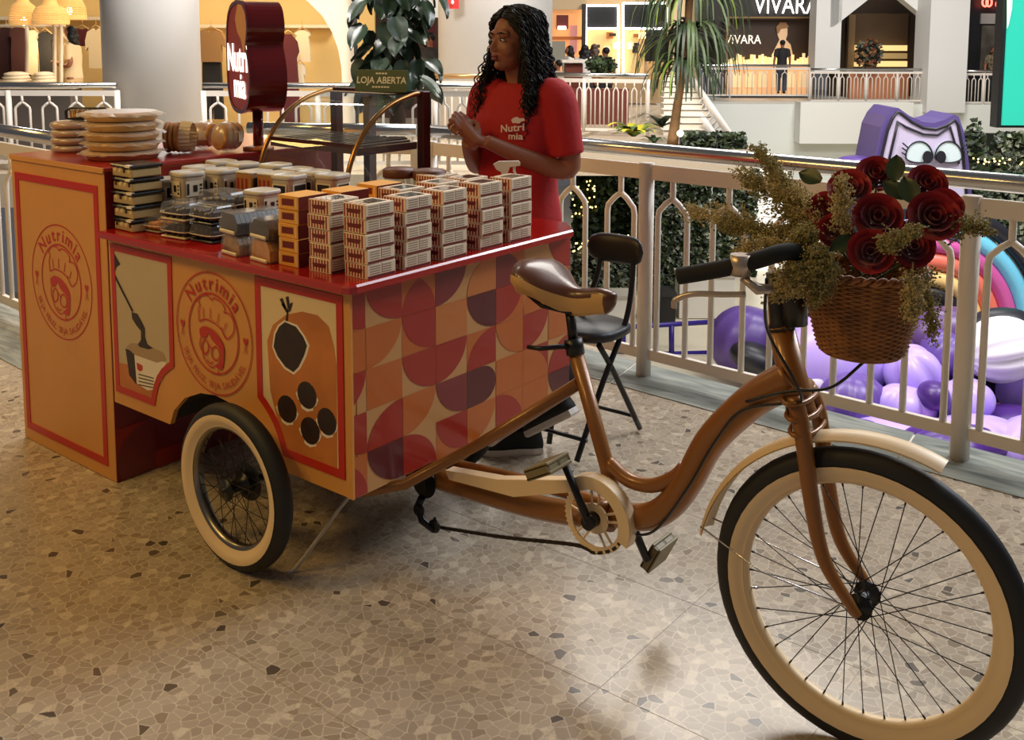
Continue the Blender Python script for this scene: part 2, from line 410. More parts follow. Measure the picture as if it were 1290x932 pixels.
# ================================================================== SETTING: atrium floor below and far side
cream_floor = M('pale_lower_floor', srgb(226, 216, 190), .3, noise=.06, ns=1.2)
lf = MB(); lf.box(-22, 16, 2.6, 40, -4.7, -4.5); struct(lf.build('floor_lower', cream_floor))
offwhite = M('off_white_wall', srgb(222, 220, 214), .6)
dim_white = M('column_white', srgb(214, 212, 210), .55)
# ================================================================== TRICYCLE CART
BW, BL, ZB, ZT = 1.06, 1.245, .307, .91
cart = thing('tricycle_cart', 'bronze cargo tricycle carrying a red and peach dessert counter printed with a chef logo', 'tricycle', (.3, .4, 0))
fy = lambda a, b, h: (a, h, b)                 # outline in XZ, extruded along Y
fx = lambda a, b, h: (h, a, b)                 # outline in YZ, extruded along X
arch = [(-.901, ZB), (-.875, .362), (-.81, .42), (-.72, .457), (-.64, .468), (-.56, .46), (-.48, .425), (-.415, .37), (-.36, ZB)]
sp = [(-BL, ZB)]+arch+[(0, ZB), (0, ZT), (-BL, ZT)]
side = MB().prism(sp, 0, .018, fy).build('side_panel', kraft, cart)
MB().prism(sp, BW-.018, BW, fy).build('side_panel', kraft, cart)
frontp = MB().box(-.018, .002, .0185, BW-.0185, ZB, ZT).build('front_panel', M('tan_laminate', srgb(196, 142, 86), .3, coat=.2), cart)
MB().box(-BL, -BL+.018, .0185, BW-.0185, ZB, ZT-.003).build('rear_panel', kraft, cart)
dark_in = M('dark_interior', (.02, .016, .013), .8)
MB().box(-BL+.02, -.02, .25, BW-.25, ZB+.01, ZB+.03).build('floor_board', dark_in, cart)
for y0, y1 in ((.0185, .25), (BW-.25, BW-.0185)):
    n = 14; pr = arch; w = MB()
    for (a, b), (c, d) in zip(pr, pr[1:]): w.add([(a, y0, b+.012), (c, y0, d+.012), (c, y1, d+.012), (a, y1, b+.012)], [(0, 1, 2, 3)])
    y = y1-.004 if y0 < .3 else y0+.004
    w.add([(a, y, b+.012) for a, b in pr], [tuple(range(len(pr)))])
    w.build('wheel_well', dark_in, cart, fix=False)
# corner trim
MB().box(-.022, .004, -.003, .004, ZB, ZT).build('corner_trim', kraft, cart)
# red counter top with a cut corner
x0, x1, y0, y1 = -1.244, .036, -.036, 1.135
top = [(x0, y0), (x1-.03, y0), (x1-.008, y0+.008), (x1, y0+.03), (x1, 1.03), (x1-.1, y1), (x0, y1)]
mb = MB(); inn = inset(top, .005)
mb.prism(top, ZT+.001, .929, lambda a, b, h: (a, b, h)); b = len(mb.v)
mb.add([(a, b_, .929) for a, b_ in top]+[(a, b_, .935) for a, b_ in inn], [tuple(range(7, 14))]+[(i, (i+1) % 7, 7+(i+1) % 7, 7+i) for i in range(7)])
mb.build('counter_top', red_lam, cart)

# ---- printed panels on the side
def framed(poly, wd, y, parent, name):
    i1 = inset(poly, wd)
    MB().band(poly, i1, y, y-.003, fy).build(name, red_print, parent); return i1
def curve2(p, q, bulge, n=6):
    P, Q = Vector(p), Vector(q); d = Q-P; nn = Vector((-d.y, d.x))
    return [tuple(P+d*(k/n)+nn*bulge*math.sin(PI*k/n)) for k in range(1, n)]
p1 = [(-1.228, .352), (-.985, .352)]+curve2((-.985, .352), (-.862, .515), .13)+[(-.862, .515), (-.857, .889), (-1.228, .889)]
i1 = framed(p1, .024, -.0005, cart, 'print_frame')
photo_beige = M('photo_backdrop_beige', srgb(196, 176, 140), .45, noise=.08, ns=2)
choc = M('printed_chocolate', srgb(44, 26, 18), .45, noise=.3, ns=30)
printwhite = M('printed_white', srgb(232, 220, 200), .45)
printwood = M('printed_board_wood', srgb(196, 118, 52), .45, noise=.18, ns=6)
pic = MB().prism(i1, -.0005, -.0016, fy).build('photo_print', photo_beige, cart)
def px4(x, y): p = ony(x/2.52, 270+y/2.52, 0); return (p.x, p.z)
def flat(pxs, y, mat, name, parent, th=.0005): return MB().prism([px4(*p) for p in pxs], y, y-th, fy).build(name, mat, parent)
flat([(378, 470), (375, 548), (492, 583), (503, 545), (520, 520), (440, 505), (425, 480)], -.0017, printwood, 'printed_table', pic)
flat([(400, 425), (412, 510), (435, 540), (438, 440)], -.0018, choc, 'printed_jar_back', pic)
flat([(428, 440), (436, 535), (470, 558), (497, 555), (518, 520), (528, 470), (500, 460)], -.0019, printwhite, 'printed_jar', pic)
flat([(402, 420), (420, 408), (470, 415), (520, 440), (528, 462), (500, 470), (430, 445)], -.0024, M('printed_cream_grey', srgb(170, 140, 105), .4), 'printed_jar_lid', pic)
flat([(436, 470), (446, 474), (455, 480), (455, 494), (446, 498), (438, 490)], -.0025, red_print, 'printed_badge', pic)
for k in range(4): flat([(442, 505+k*11), (490, 518+k*10), (490, 521+k*10), (442, 508+k*11)], -.0025, choc, 'printed_text_line', pic)
flat([(420, 310), (438, 315), (452, 340), (462, 362), (462, 388), (470, 412), (488, 424), (474, 428), (446, 420), (440, 412), (450, 398), (450, 370), (434, 350), (422, 330)], -.0027, choc, 'printed_drip', pic)
flat([(358, 185), (364, 183), (426, 306), (421, 309)], -.0026, choc, 'printed_spoon', pic)
flat([(358, 120), (362, 118), (384, 158), (372, 166), (366, 186), (358, 188)], -.0027, choc, 'printed_spoon_handle', pic)
p2 = [(-.029, .357), (-.029, .893), (-.419, .893), (-.419, .512)]+curve2((-.419, .512), (-.303, .357), .10)+[(-.303, .357)]
i2 = framed(p2, .026, -.0005, cart, 'print_frame')
pic2 = MB().prism(i2, -.0005, -.0016, fy).build('photo_print', M('photo_backdrop_cream', srgb(226, 200, 152), .45, noise=.06, ns=2), cart)
bp_ = [(860, 560), (850, 400), (868, 350), (910, 318), (960, 308), (1010, 320), (1045, 355), (1062, 420), (1070, 480), (1072, 810), (905, 755), (880, 640)]
flat(bp_, -.0018, printwood, 'printed_board', pic2)
flat([(905, 335), (945, 350), (970, 385), (985, 415), (975, 450), (955, 490), (935, 508), (905, 490), (880, 455), (866, 420), (872, 375), (885, 350)], -.0022, printwhite, 'printed_mould_rim', pic2)
flat([(907, 341), (942, 356), (965, 388), (977, 416), (968, 447), (950, 484), (934, 500), (908, 483), (884, 450), (871, 419), (877, 379), (889, 355)], -.0026, choc, 'printed_brownie', pic2)
flat([(909, 338), (916, 338), (918, 300), (914, 300)], -.0027, choc, 'printed_twig', pic2)
for a in ((893, 268, 905, 300), (912, 262, 916, 300), (926, 282, 918, 310), (898, 284, 912, 312)):
    x, y, X, Y = a; flat([(x-3, y), (x+6, y-3), (X+6, Y-4), (X, Y)], -.0027, choc, 'printed_leaf', pic2)
for cx, cy in ((914, 617), (977, 573), (987, 686), (1040, 657)):
    q = lambda r: [(cx+r*math.cos(a)*.80, cy+r*1.12*math.sin(a)+r*.28*math.cos(a)) for a in [2*PI*k/20 for k in range(20)]]
    flat([(x+5*math.cos(k*1.57), y+5+4*(k % 2)) for k, (x, y) in enumerate(q(39))], -.0021, printwhite, 'printed_cup', pic2); flat(q(38), -.0027, choc, 'printed_truffle', pic2)

# ---- round chef logo
def logo(cx, cz, R, y, name, parent):
    f = lambda a, b: (cx+a, y, cz+b); mb = MB(); cnt = [1]
    def ring(r, w):
        n = 64; mb.add([f(q*math.cos(2*PI*k/n), q*math.sin(2*PI*k/n)) for q in (r, r-w) for k in range(n)], [(k, (k+1) % n, n+(k+1) % n, n+k) for k in range(n)])
    def line(pts, w, closed=False):
        P = [Vector(p)*R for p in pts]; w *= R; n = len(P); V = []
        for i in range(n):
            t = (P[min(i+1, n-1)]-P[max(i-1, 0)]); t = t.normalized() if t.length > 1e-9 else Vector((1, 0)); q = Vector((-t.y, t.x))*w; V += [f(*(P[i]+q)), f(*(P[i]-q))]
        V = [(x, yy-.00012*(cnt[0] % 6), z) for x, yy, z in V]; cnt[0] += 1
        mb.add(V, [(2*i, 2*i+1, 2*i+3, 2*i+2) for i in range(n-1)])
    def blob(pts): mb.add([f(a*R, b*R) for a, b in pts], [tuple(range(len(pts)))])
    sm = lambda pts: [(p.x, p.y) for p in cr([(a, b, 0) for a, b in pts], 5)]
    ring(R, R*.022); ring(R*.665, R*.03)
    arc_text(mb, 'Nutrimia', R*.315, R*.715, math.radians(146), math.radians(34), f, bold=.014)
    arc_text(mb, 'SEJA FELIZ, SEJA SAUDÁVEL', R*.155, R*.90, math.radians(205), math.radians(335), f, inner=True)
    for s in (-1, 1):
        x = s*.83
        blob([(x, -.06), (x-.055, .03), (x-.055, .07), (x-.03, .085), (x, .06), (x+.03, .085), (x+.055, .07), (x+.055, .03)])
        line([(x, -.05), (x-.04, -.17)], .007); line([(x, -.05), (x+.04, -.17)], .007)
    # hat
    line(sm([(-.36, .14), (-.37, .32), (-.33, .42), (-.37, .48), (-.3, .57), (-.12, .61), (-.02, .55), (.06, .59), (.25, .55), (.33, .46), (.3, .40)]), .011)
    line(sm([(.3, .40), (.45, .39), (.55, .27), (.52, .1), (.36, -.02), (.26, .06), (.22, .14)]), .011)
    line(sm([(-.36, .14), (-.2, .2), (0, .19), (.2, .12), (.34, -.02)]), .012)
    for a, b in (((-.24, .22), (-.25, .38)), ((-.06, .24), (-.05, .41)), ((.12, .2), (.17, .36)), ((.28, .1), (.36, .24))): line([a, b], .009)
    # hair mass and face
    blob(sm([(-.36, .02), (-.22, .08), (0, .06), (.18, -.04), (.28, -.18), (.27, -.38), (.2, -.55), (.02, -.52), (.14, -.44), (.2, -.3), (.14, -.2), (-.02, -.12), (-.12, -.02), (-.2, -.1), (-.32, -.12), (-.36, -.06)]))
    line(sm([(-.34, -.12), (-.36, -.26), (-.3, -.36), (-.26, -.46), (-.1, -.56), (.02, -.54)]), .012)
    line(sm([(-.3, -.22), (-.22, -.14), (-.14, -.2), (-.15, -.32), (-.24, -.38), (-.3, -.32), (-.3, -.22)]), .014)
    line(sm([(-.04, -.26), (.06, -.2), (.16, -.28), (.13, -.4), (.02, -.42), (-.05, -.36), (-.04, -.26)]), .014)
    line([(-.14, -.2), (-.04, -.25)], .012); line(sm([(-.18, -.46), (-.1, -.5), (-.02, -.47)]), .011); line([(.1, -.56), (.12, -.66)], .01)
    return mb.build(name, red_print, parent, fix=False)
logo(-.638, .672, .2, -.0035, 'logo_print', cart)

# ---- geometric print on the front panel
pal = {'r': M('print_red', srgb(160, 42, 30), .28, coat=.2), 'o': M('print_orange', srgb(188, 98, 40), .28, coat=.2), 'p': M('print_plum', srgb(126, 42, 44), .28, coat=.2),
       'd': M('print_dark_plum', srgb(92, 30, 34), .28, coat=.2), 'l': M('print_light_orange', srgb(194, 114, 56), .28, coat=.2), 't': M('tan_laminate', srgb(196, 142, 86), .3, coat=.2)}
pk = list(pal); pm = [pal[k] for k in pk]
TWY, THZ, Y0, Z0 = .1455, .1215, .0545, .794
def tile_shape(kind, n=9):
    q = [k/n*PI/2 for k in range(n+1)]
    if kind == 'F': return [(0, 0), (1, 0), (1, 1), (0, 1)]
    if kind == 'TL': return [(0, 1)]+[(math.sin(a), 1-math.cos(a)) for a in q]
    if kind == 'TR': return [(1, 1)]+[(1-math.cos(a), 1-math.sin(a)) for a in q]
    if kind == 'BL': return [(0, 0)]+[(math.cos(a), math.sin(a)) for a in q]
    if kind == 'BR': return [(1, 0)]+[(1-math.sin(a), math.cos(a)) for a in q]
    if kind == 'A': return [(0, 0), (1, 0)]+[(math.cos(a), math.sin(a)) for a in q if a < 1.05]+[(.5, .87)]+[(1-math.cos(a), math.sin(a)) for a in q[::-1] if a < 1.05]
    if kind == 'D': return [(0, 0), (.5, 0)]+[(.5+.5*math.sin(a), .5-.5*math.cos(a)) for a in q]+[(.5+.5*math.cos(a), .5+.5*math.sin(a)) for a in q]+[(0, 1)]
def clipp(poly, axis, val, keep_less):
    out = []
    for i in range(len(poly)):
        p, q = poly[i-1], poly[i]; a = (p[axis] <= val) == keep_less or p[axis] == val; b = (q[axis] <= val) == keep_less or q[axis] == val
        if a != b:
            t = (val-p[axis])/(q[axis]-p[axis]); out.append((p[0]+(q[0]-p[0])*t, p[1]+(q[1]-p[1])*t))
        if b: out.append(q)
    return out
GR = [  # rows from the counter down; columns from the near corner
 ['oFrTR', 'tFrTR', 'oFrA', 'tFpTL', 'tFlBR', 'oFpBL', 'lFtTR', 'tFrTR'],
 ['oF', 'tFoTL', 'oFrTR', 'oFlF', 'tFdTR', 'oFrTL', 'lFoBR', 'tFoTR'],
 ['tFrTL', 'oF', 'tFrTR', 'tFrTL', 'oFrBR', 'tFoTR', 'tFrTL', 'tFoF'],
 ['tFrTR', 'tFrBR', 'tFoTL', 'tFpTR', 'tFdD', 'tFoF', 'rFoBL', 'tFrBR'],
 ['oFrBL', 'tFdTR', 'tFrBL', 'oFrTR', 'tFoTL', 'oFrBL', 'oF', 'tFdTR']]
def pattern(x, nrm, rows, ys, ztop, ylo, yhi, zlo, zhi, name, parent, tw, thh):
    mb = MB()
    for r, row in enumerate(rows):
        for c, cell in enumerate(row):
            ya = ys+(c-1)*tw; zb = ztop-r*thh
            for k in range(0, len(cell), 3) if False else [0]:
                pass
            toks = []; s = cell
            while s:
                col = s[0]; s = s[1:]; kd = ''
                while s and s[0].isupper(): kd += s[0]; s = s[1:]
                toks.append((col, kd))
            for lv, (col, kd) in enumerate(toks):
                g = .0012
                P = [(ya+a*(tw-g)+g/2, zb+b*(thh-g)+g/2) for a, b in tile_shape(kd)]
                for ax, val, kl in ((0, ylo, False), (0, yhi, True), (1, zlo, False), (1, zhi, True)):
                    P = clipp(P, ax, val, kl)
                    if len(P) < 3: break
                if len(P) < 3: continue
                if col == 't' and lv == 0: continue
                xx = x+nrm*(.0006+.0006*lv); mb.add([(xx, a, b) for a, b in P], [tuple(range(len(P)))], pk.index(col))
    return mb.build(name, pm, parent, fix=False)
pattern(.002, 1, GR, Y0, Z0, .004, BW-.003, ZB+.002, ZT-.002, 'pattern_print', cart, TWY, THZ)

# ---- wheels
def wheel(name, parent, c, R, ww_o, ww_i, tw, nsp, st, hub_r, hub_w, rimmat, mudside=1):
    cx, cy, cz = c; root = parent.location
    mb = MB(); prof = []; n = 56; rm = (R+ww_i)/2; rw = (R-ww_i)/2; K = 14
    vs = []; fs = []
    for i in range(n):
        a = 2*PI*i/n
        for k in range(K):
            b = 2*PI*k/K; r = rm+rw*math.cos(b); y = tw*math.sin(b); vs.append((r*math.cos(a), y, r*math.sin(a)))
    for i in range(n):
        for k in range(K): fs.append((i*K+k, ((i+1) % n)*K+k, ((i+1) % n)*K+(k+1) % K, i*K+(k+1) % K))
    mb.add(vs, fs, 0, True); w = put(name, mb.mesh(name, black_rub), parent, (cx-root.x, cy-root.y, cz-root.z), (0, 0, st))
    for sd in (-1, 1):
        vs = []; fs = []; m_ = 5
        for i in range(n):
            a = 2*PI*i/n
            for k in range(m_+1):
                r = ww_i+(ww_o-ww_i)*k/m_; q = max(-1, min(1, (r-rm)/rw)); y = tw*math.sqrt(max(0, 1-q*q)); y = max(y, tw*.55)+.002
                vs.append((r*math.cos(a), sd*y, r*math.sin(a)))
        for i in range(n):
            for k in range(m_): fs.append((i*(m_+1)+k, ((i+1) % n)*(m_+1)+k, ((i+1) % n)*(m_+1)+k+1, i*(m_+1)+k+1))
        put('whitewall', MB().add(vs, fs, 0, True).mesh('whitewall', cream_pl), w)
    rb = MB(); ri = ww_i-.008
    P = [(ww_i+.004, -tw*.6), (ri, -tw*.5), (ri-.004, 0), (ri, tw*.5), (ww_i+.004, tw*.6)]; vs = []; fs = []
    for i in range(n):
        a = 2*PI*i/n
        for r, y in P: vs.append((r*math.cos(a), y, r*math.sin(a)))
    for i in range(n):
        for k in range(4): fs.append((i*5+k, ((i+1) % n)*5+k, ((i+1) % n)*5+k+1, i*5+k+1))
    put('rim', rb.add(vs, fs, 0, True).mesh('rim', rimmat), w)
    hb = MB(); mx = Matrix.Rotation(PI/2, 4, 'X')
    hb.lathe([(0.004, -hub_w*1.35), (.008, -hub_w*1.35), (.008, -hub_w), (hub_r, -hub_w), (hub_r, -hub_w*.85), (hub_r*.55, -hub_w*.7), (hub_r*.55, hub_w*.7), (hub_r, hub_w*.85), (hub_r, hub_w), (.008, hub_w), (.008, hub_w*1.35), (.004, hub_w*1.35)], 16, 0, mx)
    put('hub', hb.mesh('hub', black_met), w)
    sm_ = {}
    for q in range(4):
        sd = 1 if q % 2 else -1; off = .62 if q < 2 else -.62
        p = Vector((hub_r*.9*math.cos(off), sd*hub_w*.92, hub_r*.9*math.sin(off))); e = Vector((ri, 0, 0))
        # tangential spoke: hub hole is turned by about 70 degrees
        an = 1.15 if q < 2 else -1.15
        p = Vector((hub_r*.9*math.cos(an), sd*hub_w*.92, hub_r*.9*math.sin(an)))
        sm_[q] = MB().tube([p, e], .0013, 5).tube([e*.955+p*.045, e], .0024, 6).mesh('spoke', black_met)
    for i in range(nsp): put('spoke', sm_[i % 4], w, None, (0, -2*PI*i/nsp-.04, 0))
    return w
FW = (1.343, .307, .353); ST = .06
fw = wheel('front_wheel', cart, FW, .352, .313, .28, .026, 36, ST, .03, .036, cream_pl)
MB().tube([(.266, -.022, -.04), (.262, -.024, -.03)], .003, 6)
vm = put('valve', MB().tube([(-.278, 0, -.058), (-.248, 0, -.052)], .0035, 6).mesh('valve', steel), fw)
rimgrey = M('rim_grey_alloy', (.25, .23, .2), .3, .9)
RW = (-.424, -.092, .2575)
rwh = wheel('rear_wheel', cart, RW, .257, .228, .188, .031, 32, 0, .034, .034, rimgrey)
rwh2 = wheel('rear_wheel', cart, (-.424, .84, .2575), .257, .228, .188, .031, 32, 0, .034, .034, rimgrey)
for w_, sg in ((rwh, 1), (rwh2, -1)):
    br = MB(); mx = Matrix.Rotation(PI/2, 4, 'X')
    br.lathe([(.03, -.003-sg*.05), (.06, -.003-sg*.05), (.062, -sg*.05), (.06, .003-sg*.05), (.03, .003-sg*.05)], 24, 0, mx)
    put('brake_drum', br.mesh('brake_drum', black_met), w_)
MB().tube([(-.424, -.05, .2575), (-.424, .80, .2575)], .016, 10).build('axle', black_met, cart)

# ---- frame
def yb(x): return .38-.055*x
def B(x, z, o=0): return (x, yb(x)+o, z)
fr = MB()
fr.tube(cr([B(1.165, .835), B(1.06, .752), B(.95, .625), B(.888, .505), B(.835, .42), B(.765, .362), B(.66, .332)], 8), cr1([.046, .042, .039, .038, .037, .036, .034], 8), 14)
frame = fr.build('main_tube', orange_paint, cart)
MB().tube(cr([B(.635, .472), B(.70, .443), B(.775, .45), B(.84, .49), B(.875, .53)], 6), .0195, 12).build('brace_tube', orange_paint, cart)
MB().tube([B(.512, .772), B(.632, .452), B(.66, .36)], [.021, .021, .021], 12).build('seat_tube', orange_paint, cart)
MB().tube([B(1.190, .735), B(1.178, .76), B(1.122, .945)], [.034, .034, .031], 16).build('head_tube', orange_paint, cart)
MB().tube([B(.535, .672, -.005), B(.2, .42, -.05), B(.03, .298, -.2), (-.05, .08, .286)], [.017, .017, .017, .017], 10).build('seat_stay', orange_paint, cart)
MB().tube([B(.535, .672, .005), B(.2, .42, .05), B(.03, .30, .2)], .017, 10).build('seat_stay', orange_paint, cart)
MB().tube(cr([B(.655, .322, -.01), B(.4, .275, -.015), B(.1, .25, -.02), B(-.12, .24, -.02)], 5), .034, 12).build('chain_stay', orange_paint, cart)
MB().tube(cr([B(.655, .335, .03), B(.3, .30, .05), B(-.12, .25, .05)], 5), .018, 10).build('chain_stay', orange_paint, cart)
bbp = (.626, yb(.626), .331)
MB().cyl((bbp[0], bbp[1]-.045, bbp[2]), (bbp[0], bbp[1]+.045, bbp[2]), .03, 14).build('bottom_bracket', orange_paint, cart)
MB().tube([B(.496, .872), B(.514, .765)], .014, 10).build('seat_post', black_met, cart)
col = MB().tube([B(.509, .79), B(.519, .748)], .026, 12); col.tube([B(.512, .775, -.02), B(.45, .768, -.075), B(.41, .765, -.08)], [.008, .007, .006], 6); col.build('seat_clamp', black_met, cart)
# saddle
sd = MB(); Ls = 26; Ks = 20
def sadv(i, k):
    t = i/Ls; x = .315+.335*t
    w = .103*(math.sin(min(1, (t+.03)/.33)*PI/2))**.6*(1 if t < .30 else max(.22, 1-.80*((t-.30)/.45)**1.1)) if t < .75 else .103*max(.22, .205)
    w = .105*(min(1, math.sqrt(max(0, 1-(1-min(1, t/.25))**2)))) if t < .25 else .105*(.24+.76/(1+math.exp((t-.47)*15)))
    if t > .93: w *= math.sqrt(max(.12, 1-((t-.93)/.075)**2))
    zt = .968+.026*math.exp(-((t-.18)/.22)**2)-.02*math.exp(-((t-.62)/.2)**2)+.004*t; zt -= .010*max(0, (t-.85)/.15)**2; zt -= .022*t
    dep = .104*(1-.36*t) if t > .06 else .05+.038*t/.06
    dep *= (1 if t < .9 else max(.45, 1-((t-.9)/.1)**2*.55)); a = 2*PI*k/Ks; c, s_ = math.cos(a), math.sin(a); sc = (abs(c)**.75)*(1 if c > 0 else -1); ss = (abs(s_)**.8)*(1 if s_ > 0 else -1)
    z = zt-dep/2+ss*dep/2
    return (x, yb(x)+w*sc*(1 if s_ > -.2 else .8), z), s_
vs = []; fs = []; mi = []
for i in range(Ls+1):
    for k in range(Ks): vs.append(sadv(i, k)[0])
for i in range(Ls):
    for k in range(Ks): fs.append((i*Ks+k, i*Ks+(k+1) % Ks, (i+1)*Ks+(k+1) % Ks, (i+1)*Ks+k)); sk = math.sin(2*PI*(k+.5)/Ks); mi.append(0 if sk > .50-.25*math.sin(i/Ls*PI*1.2) or (i/Ls > .9) or (i/Ls < .07) else 1)
fs += [tuple(range(Ks))[::-1], tuple(Ls*Ks+k for k in range(Ks))]; mi += [0, 0]
sd.v = vs; sd.f = fs; sd.m = mi; sd.s = [True]*len(fs)
saddle = sd.build('saddle', [M('brown_saddle_leather', srgb(92, 54, 34), .32, coat=.2), M('tan_saddle_side', srgb(200, 158, 100), .45)], cart)
MB().tube([B(.36, .90), B(.42, .876), B(.50, .868), B(.58, .885)], .006, 6).tube([B(.36, .90, -.03), B(.42, .872, -.03), B(.52, .868, -.02)], .006, 6).build('saddle_rail', black_met, saddle)
# chain set
CRG = (bbp[0], bbp[1]-.052, bbp[2])
cg = MB(); n = 88
for (ro, ri_) in ((.094, .078), (.042, .02)):
    A = [((ro+(.0 if ro < .05 else (.0035 if k % 2 else -.0015)))*math.cos(2*PI*k/n), (ro+(.0 if ro < .05 else (.0035 if k % 2 else -.0015)))*math.sin(2*PI*k/n)) for k in range(n)]
    C = [(ri_*math.cos(2*PI*k/n), ri_*math.sin(2*PI*k/n)) for k in range(n)]
    cg.band(A, C, CRG[1]-.0025, CRG[1]+.0025, lambda a, b, h: (CRG[0]+a, h, CRG[2]+b))
for k in range(5):
    a = 2*PI*k/5+.3
    for s_ in (-.16, .16):
        p, q = (.04*math.cos(a+s_*1.5), .04*math.sin(a+s_*1.5)), (.08*math.cos(a+s_), .08*math.sin(a+s_))
        cg.tube([(CRG[0]+p[0], CRG[1], CRG[2]+p[1]), (CRG[0]+q[0], CRG[1], CRG[2]+q[1])], .0035, 6)
cg.build('chainring', cream_pl, cart)
MB().cyl((bbp[0], bbp[1]-.085, bbp[2]), (bbp[0], bbp[1]+.08, bbp[2]), .014, 12).cyl((bbp[0], bbp[1]-.09, bbp[2]), (bbp[0], bbp[1]-.06, bbp[2]), .02, 12).build('crank_axle', black_met, cart)
cq = Vector((-.49, 0, .87)).normalized()*.172
rc0 = Vector((bbp[0], bbp[1]-.082, bbp[2])); lc0 = Vector((bbp[0], bbp[1]+.085, bbp[2]))
ped_g = M('olive_pedal_plastic', srgb(126, 112, 74), .5)
def pedal(c, ang, name, parent):
    w = MB(); mx = Matrix.Translation(c) @ Matrix.Rotation(ang, 4, 'Y')
    for z0, z1 in ((.006, .016), (-.016, -.006)): w.box(-.044, .044, -.05, .05, z0, z1, 0, .003, mx)
    for y0, y1 in ((-.05, -.04), (.04, .05), (-.006, .006)): w.box(-.04, .04, y0, y1, -.012, .012, 0, 0, mx)
    for x in (-.04, .034): w.box(x, x+.006, -.048, .048, -.014, .014, 0, 0, mx)
    return w.build(name, ped_g, parent)
c1 = MB().tube([rc0, rc0+cq*.5, rc0+cq], [.013, .010, .011], 8).build('crank_arm', black_met, cart)
pedal(rc0+cq+Vector((-.005, -.062, .002)), -.5, 'pedal', c1); MB().cyl(rc0+cq, rc0+cq+Vector((0, -.03, 0)), .007, 8).build('pedal_axle', black_met, c1)
c2 = MB().tube([lc0, lc0-cq], [.013, .011], 8).build('crank_arm', black_met, cart)
pedal(lc0-cq+Vector((.0, .062, 0)), -1.1, 'pedal', c2)
# chain guard: top strip and a hood round the ring
cgd = MB()
hood_o = [(.118*math.cos(math.radians(a)), .118*math.sin(math.radians(a))) for a in range(-22, 131, 8)]; hood_i = [(.083*math.cos(math.radians(a)), .083*math.sin(math.radians(a))) for a in range(-22, 131, 8)]
yg = CRG[1]-.012
polyo = [(CRG[0]+a, CRG[2]+b) for a, b in hood_o]+[(.30, .352), (.10, .325), (.115, .30), (.36, .318)]+[(CRG[0]+a, CRG[2]+b) for a, b in hood_i[::-1]]
cgd.prism(polyo, yg, yg-.003, fy)
rim_o = [(CRG[0]+a, CRG[2]+b) for a, b in hood_o]+[(.30, .352), (.10, .325)]
for (a, b), (c, d) in zip(rim_o, rim_o[1:]): cgd.add([(a, yg-.003, b), (c, yg-.003, d), (c, yg+.034, d), (a, yg+.034, b)], [(0, 1, 2, 3)])
cgd.build('chain_guard', cream_pl, cart, fix=False)
# chain
def chain(pts, nm):
    P = cr(pts, 10); L = [0]
    for a, b in zip(P, P[1:]): L.append(L[-1]+(b-a).length)
    N = int(L[-1]/.0127); mb = MB(); j = 0
    for i in range(N):
        s = (i+.5)/N*L[-1]
        while L[j+1] < s: j += 1
        t = (s-L[j])/(L[j+1]-L[j]); p = P[j].lerp(P[j+1], t); d = (P[j+1]-P[j]).normalized()*.0075
        w = .0035 if i % 2 else .0022; mb.box(-.0078, .0078, -w, w, -.0045, .0045, 0, 0, Matrix.Translation(p) @ d.to_track_quat('X', 'Z').to_matrix().to_4x4())
    o = mb.build(nm, M('chain_dark_steel', (.05, .04, .03), .4, .8), cart); o['kind'] = 'stuff'; return o
ych = CRG[1]
chain([(.03, ych+.03, .108), (.3, ych+.01, .17), (.56, ych, .235), (.63, ych, .236), (.695, ych, .272), (.72, ych, .331)], 'chain')
chain([(.02, ych+.03, .31), (.2, ych+.01, .325), (.40, ych, .352), (.48, ych, .365)], 'chain')
# drive sprocket, derailleur
dr = MB(); mx = Matrix.Translation((-.03, ych+.03, .235)) @ Matrix.Rotation(PI/2, 4, 'X')
for k in range(5): r = .05-.006*k; dr.lathe([(r, k*.004), (r, k*.004+.002)], 22, 0, mx, sm=False)
dr.build('sprocket_stack', black_met, cart)
dl = MB(); dl.tube([(-.03, ych+.02, .19), (-.045, ych+.02, .16), (-.02, ych+.01, .12), (.03, ych+.01, .105)], [.012, .014, .012, .010], 8)
for c in ((-.035, .15), (.03, .118)): dl.lathe([(.021, -.004), (.021, .004)], 14, 0, Matrix.Translation((c[0], ych+.012, c[1])) @ Matrix.Rotation(PI/2, 4, 'X'))
dl.tube([(.035, ych+.008, .15), (.045, ych+.006, .12)], .006, 6); dl.build('derailleur', black_met, cart)
# ---- fork, fender, steering (turned by ST about the steering axis)
hubv = Vector(FW); sv = Vector((math.cos(ST), math.sin(ST), 0)); lv = Vector((-sv.y, sv.x, 0))
crown = Vector(B(1.205, .728))
for s_ in (-1, 1):
    o = lv*(.058*s_); MB().tube(cr([Vector(B(1.178, .80))+o*.75, crown+o, Vector(B(1.235, .56))+o, Vector(B(1.268, .445))+o, hubv+o+Vector((-.012, 0, .012)), hubv+o*.96+Vector((.006, 0, -.008))], 6), cr1([.019, .0195, .018, .016, .012, .010], 6), 12).build('fork_blade', orange_paint, cart)
ck = MB()
for k in range(3):
    c = Vector(B(1.176+.010*k, .792-.034*k)); ck.tube([c+lv*(.078*math.cos(a))*1+sv*(.03*math.sin(a)) for a in [2*PI*i/20 for i in range(20)]], .006, 6, closed=True)
ck.tube([Vector(B(1.176, .80))-lv*.05, Vector(B(1.176, .80))+lv*.05], .02, 10)
ck.build('fork_crown', orange_paint, cart)
fd = MB(); NF = 34
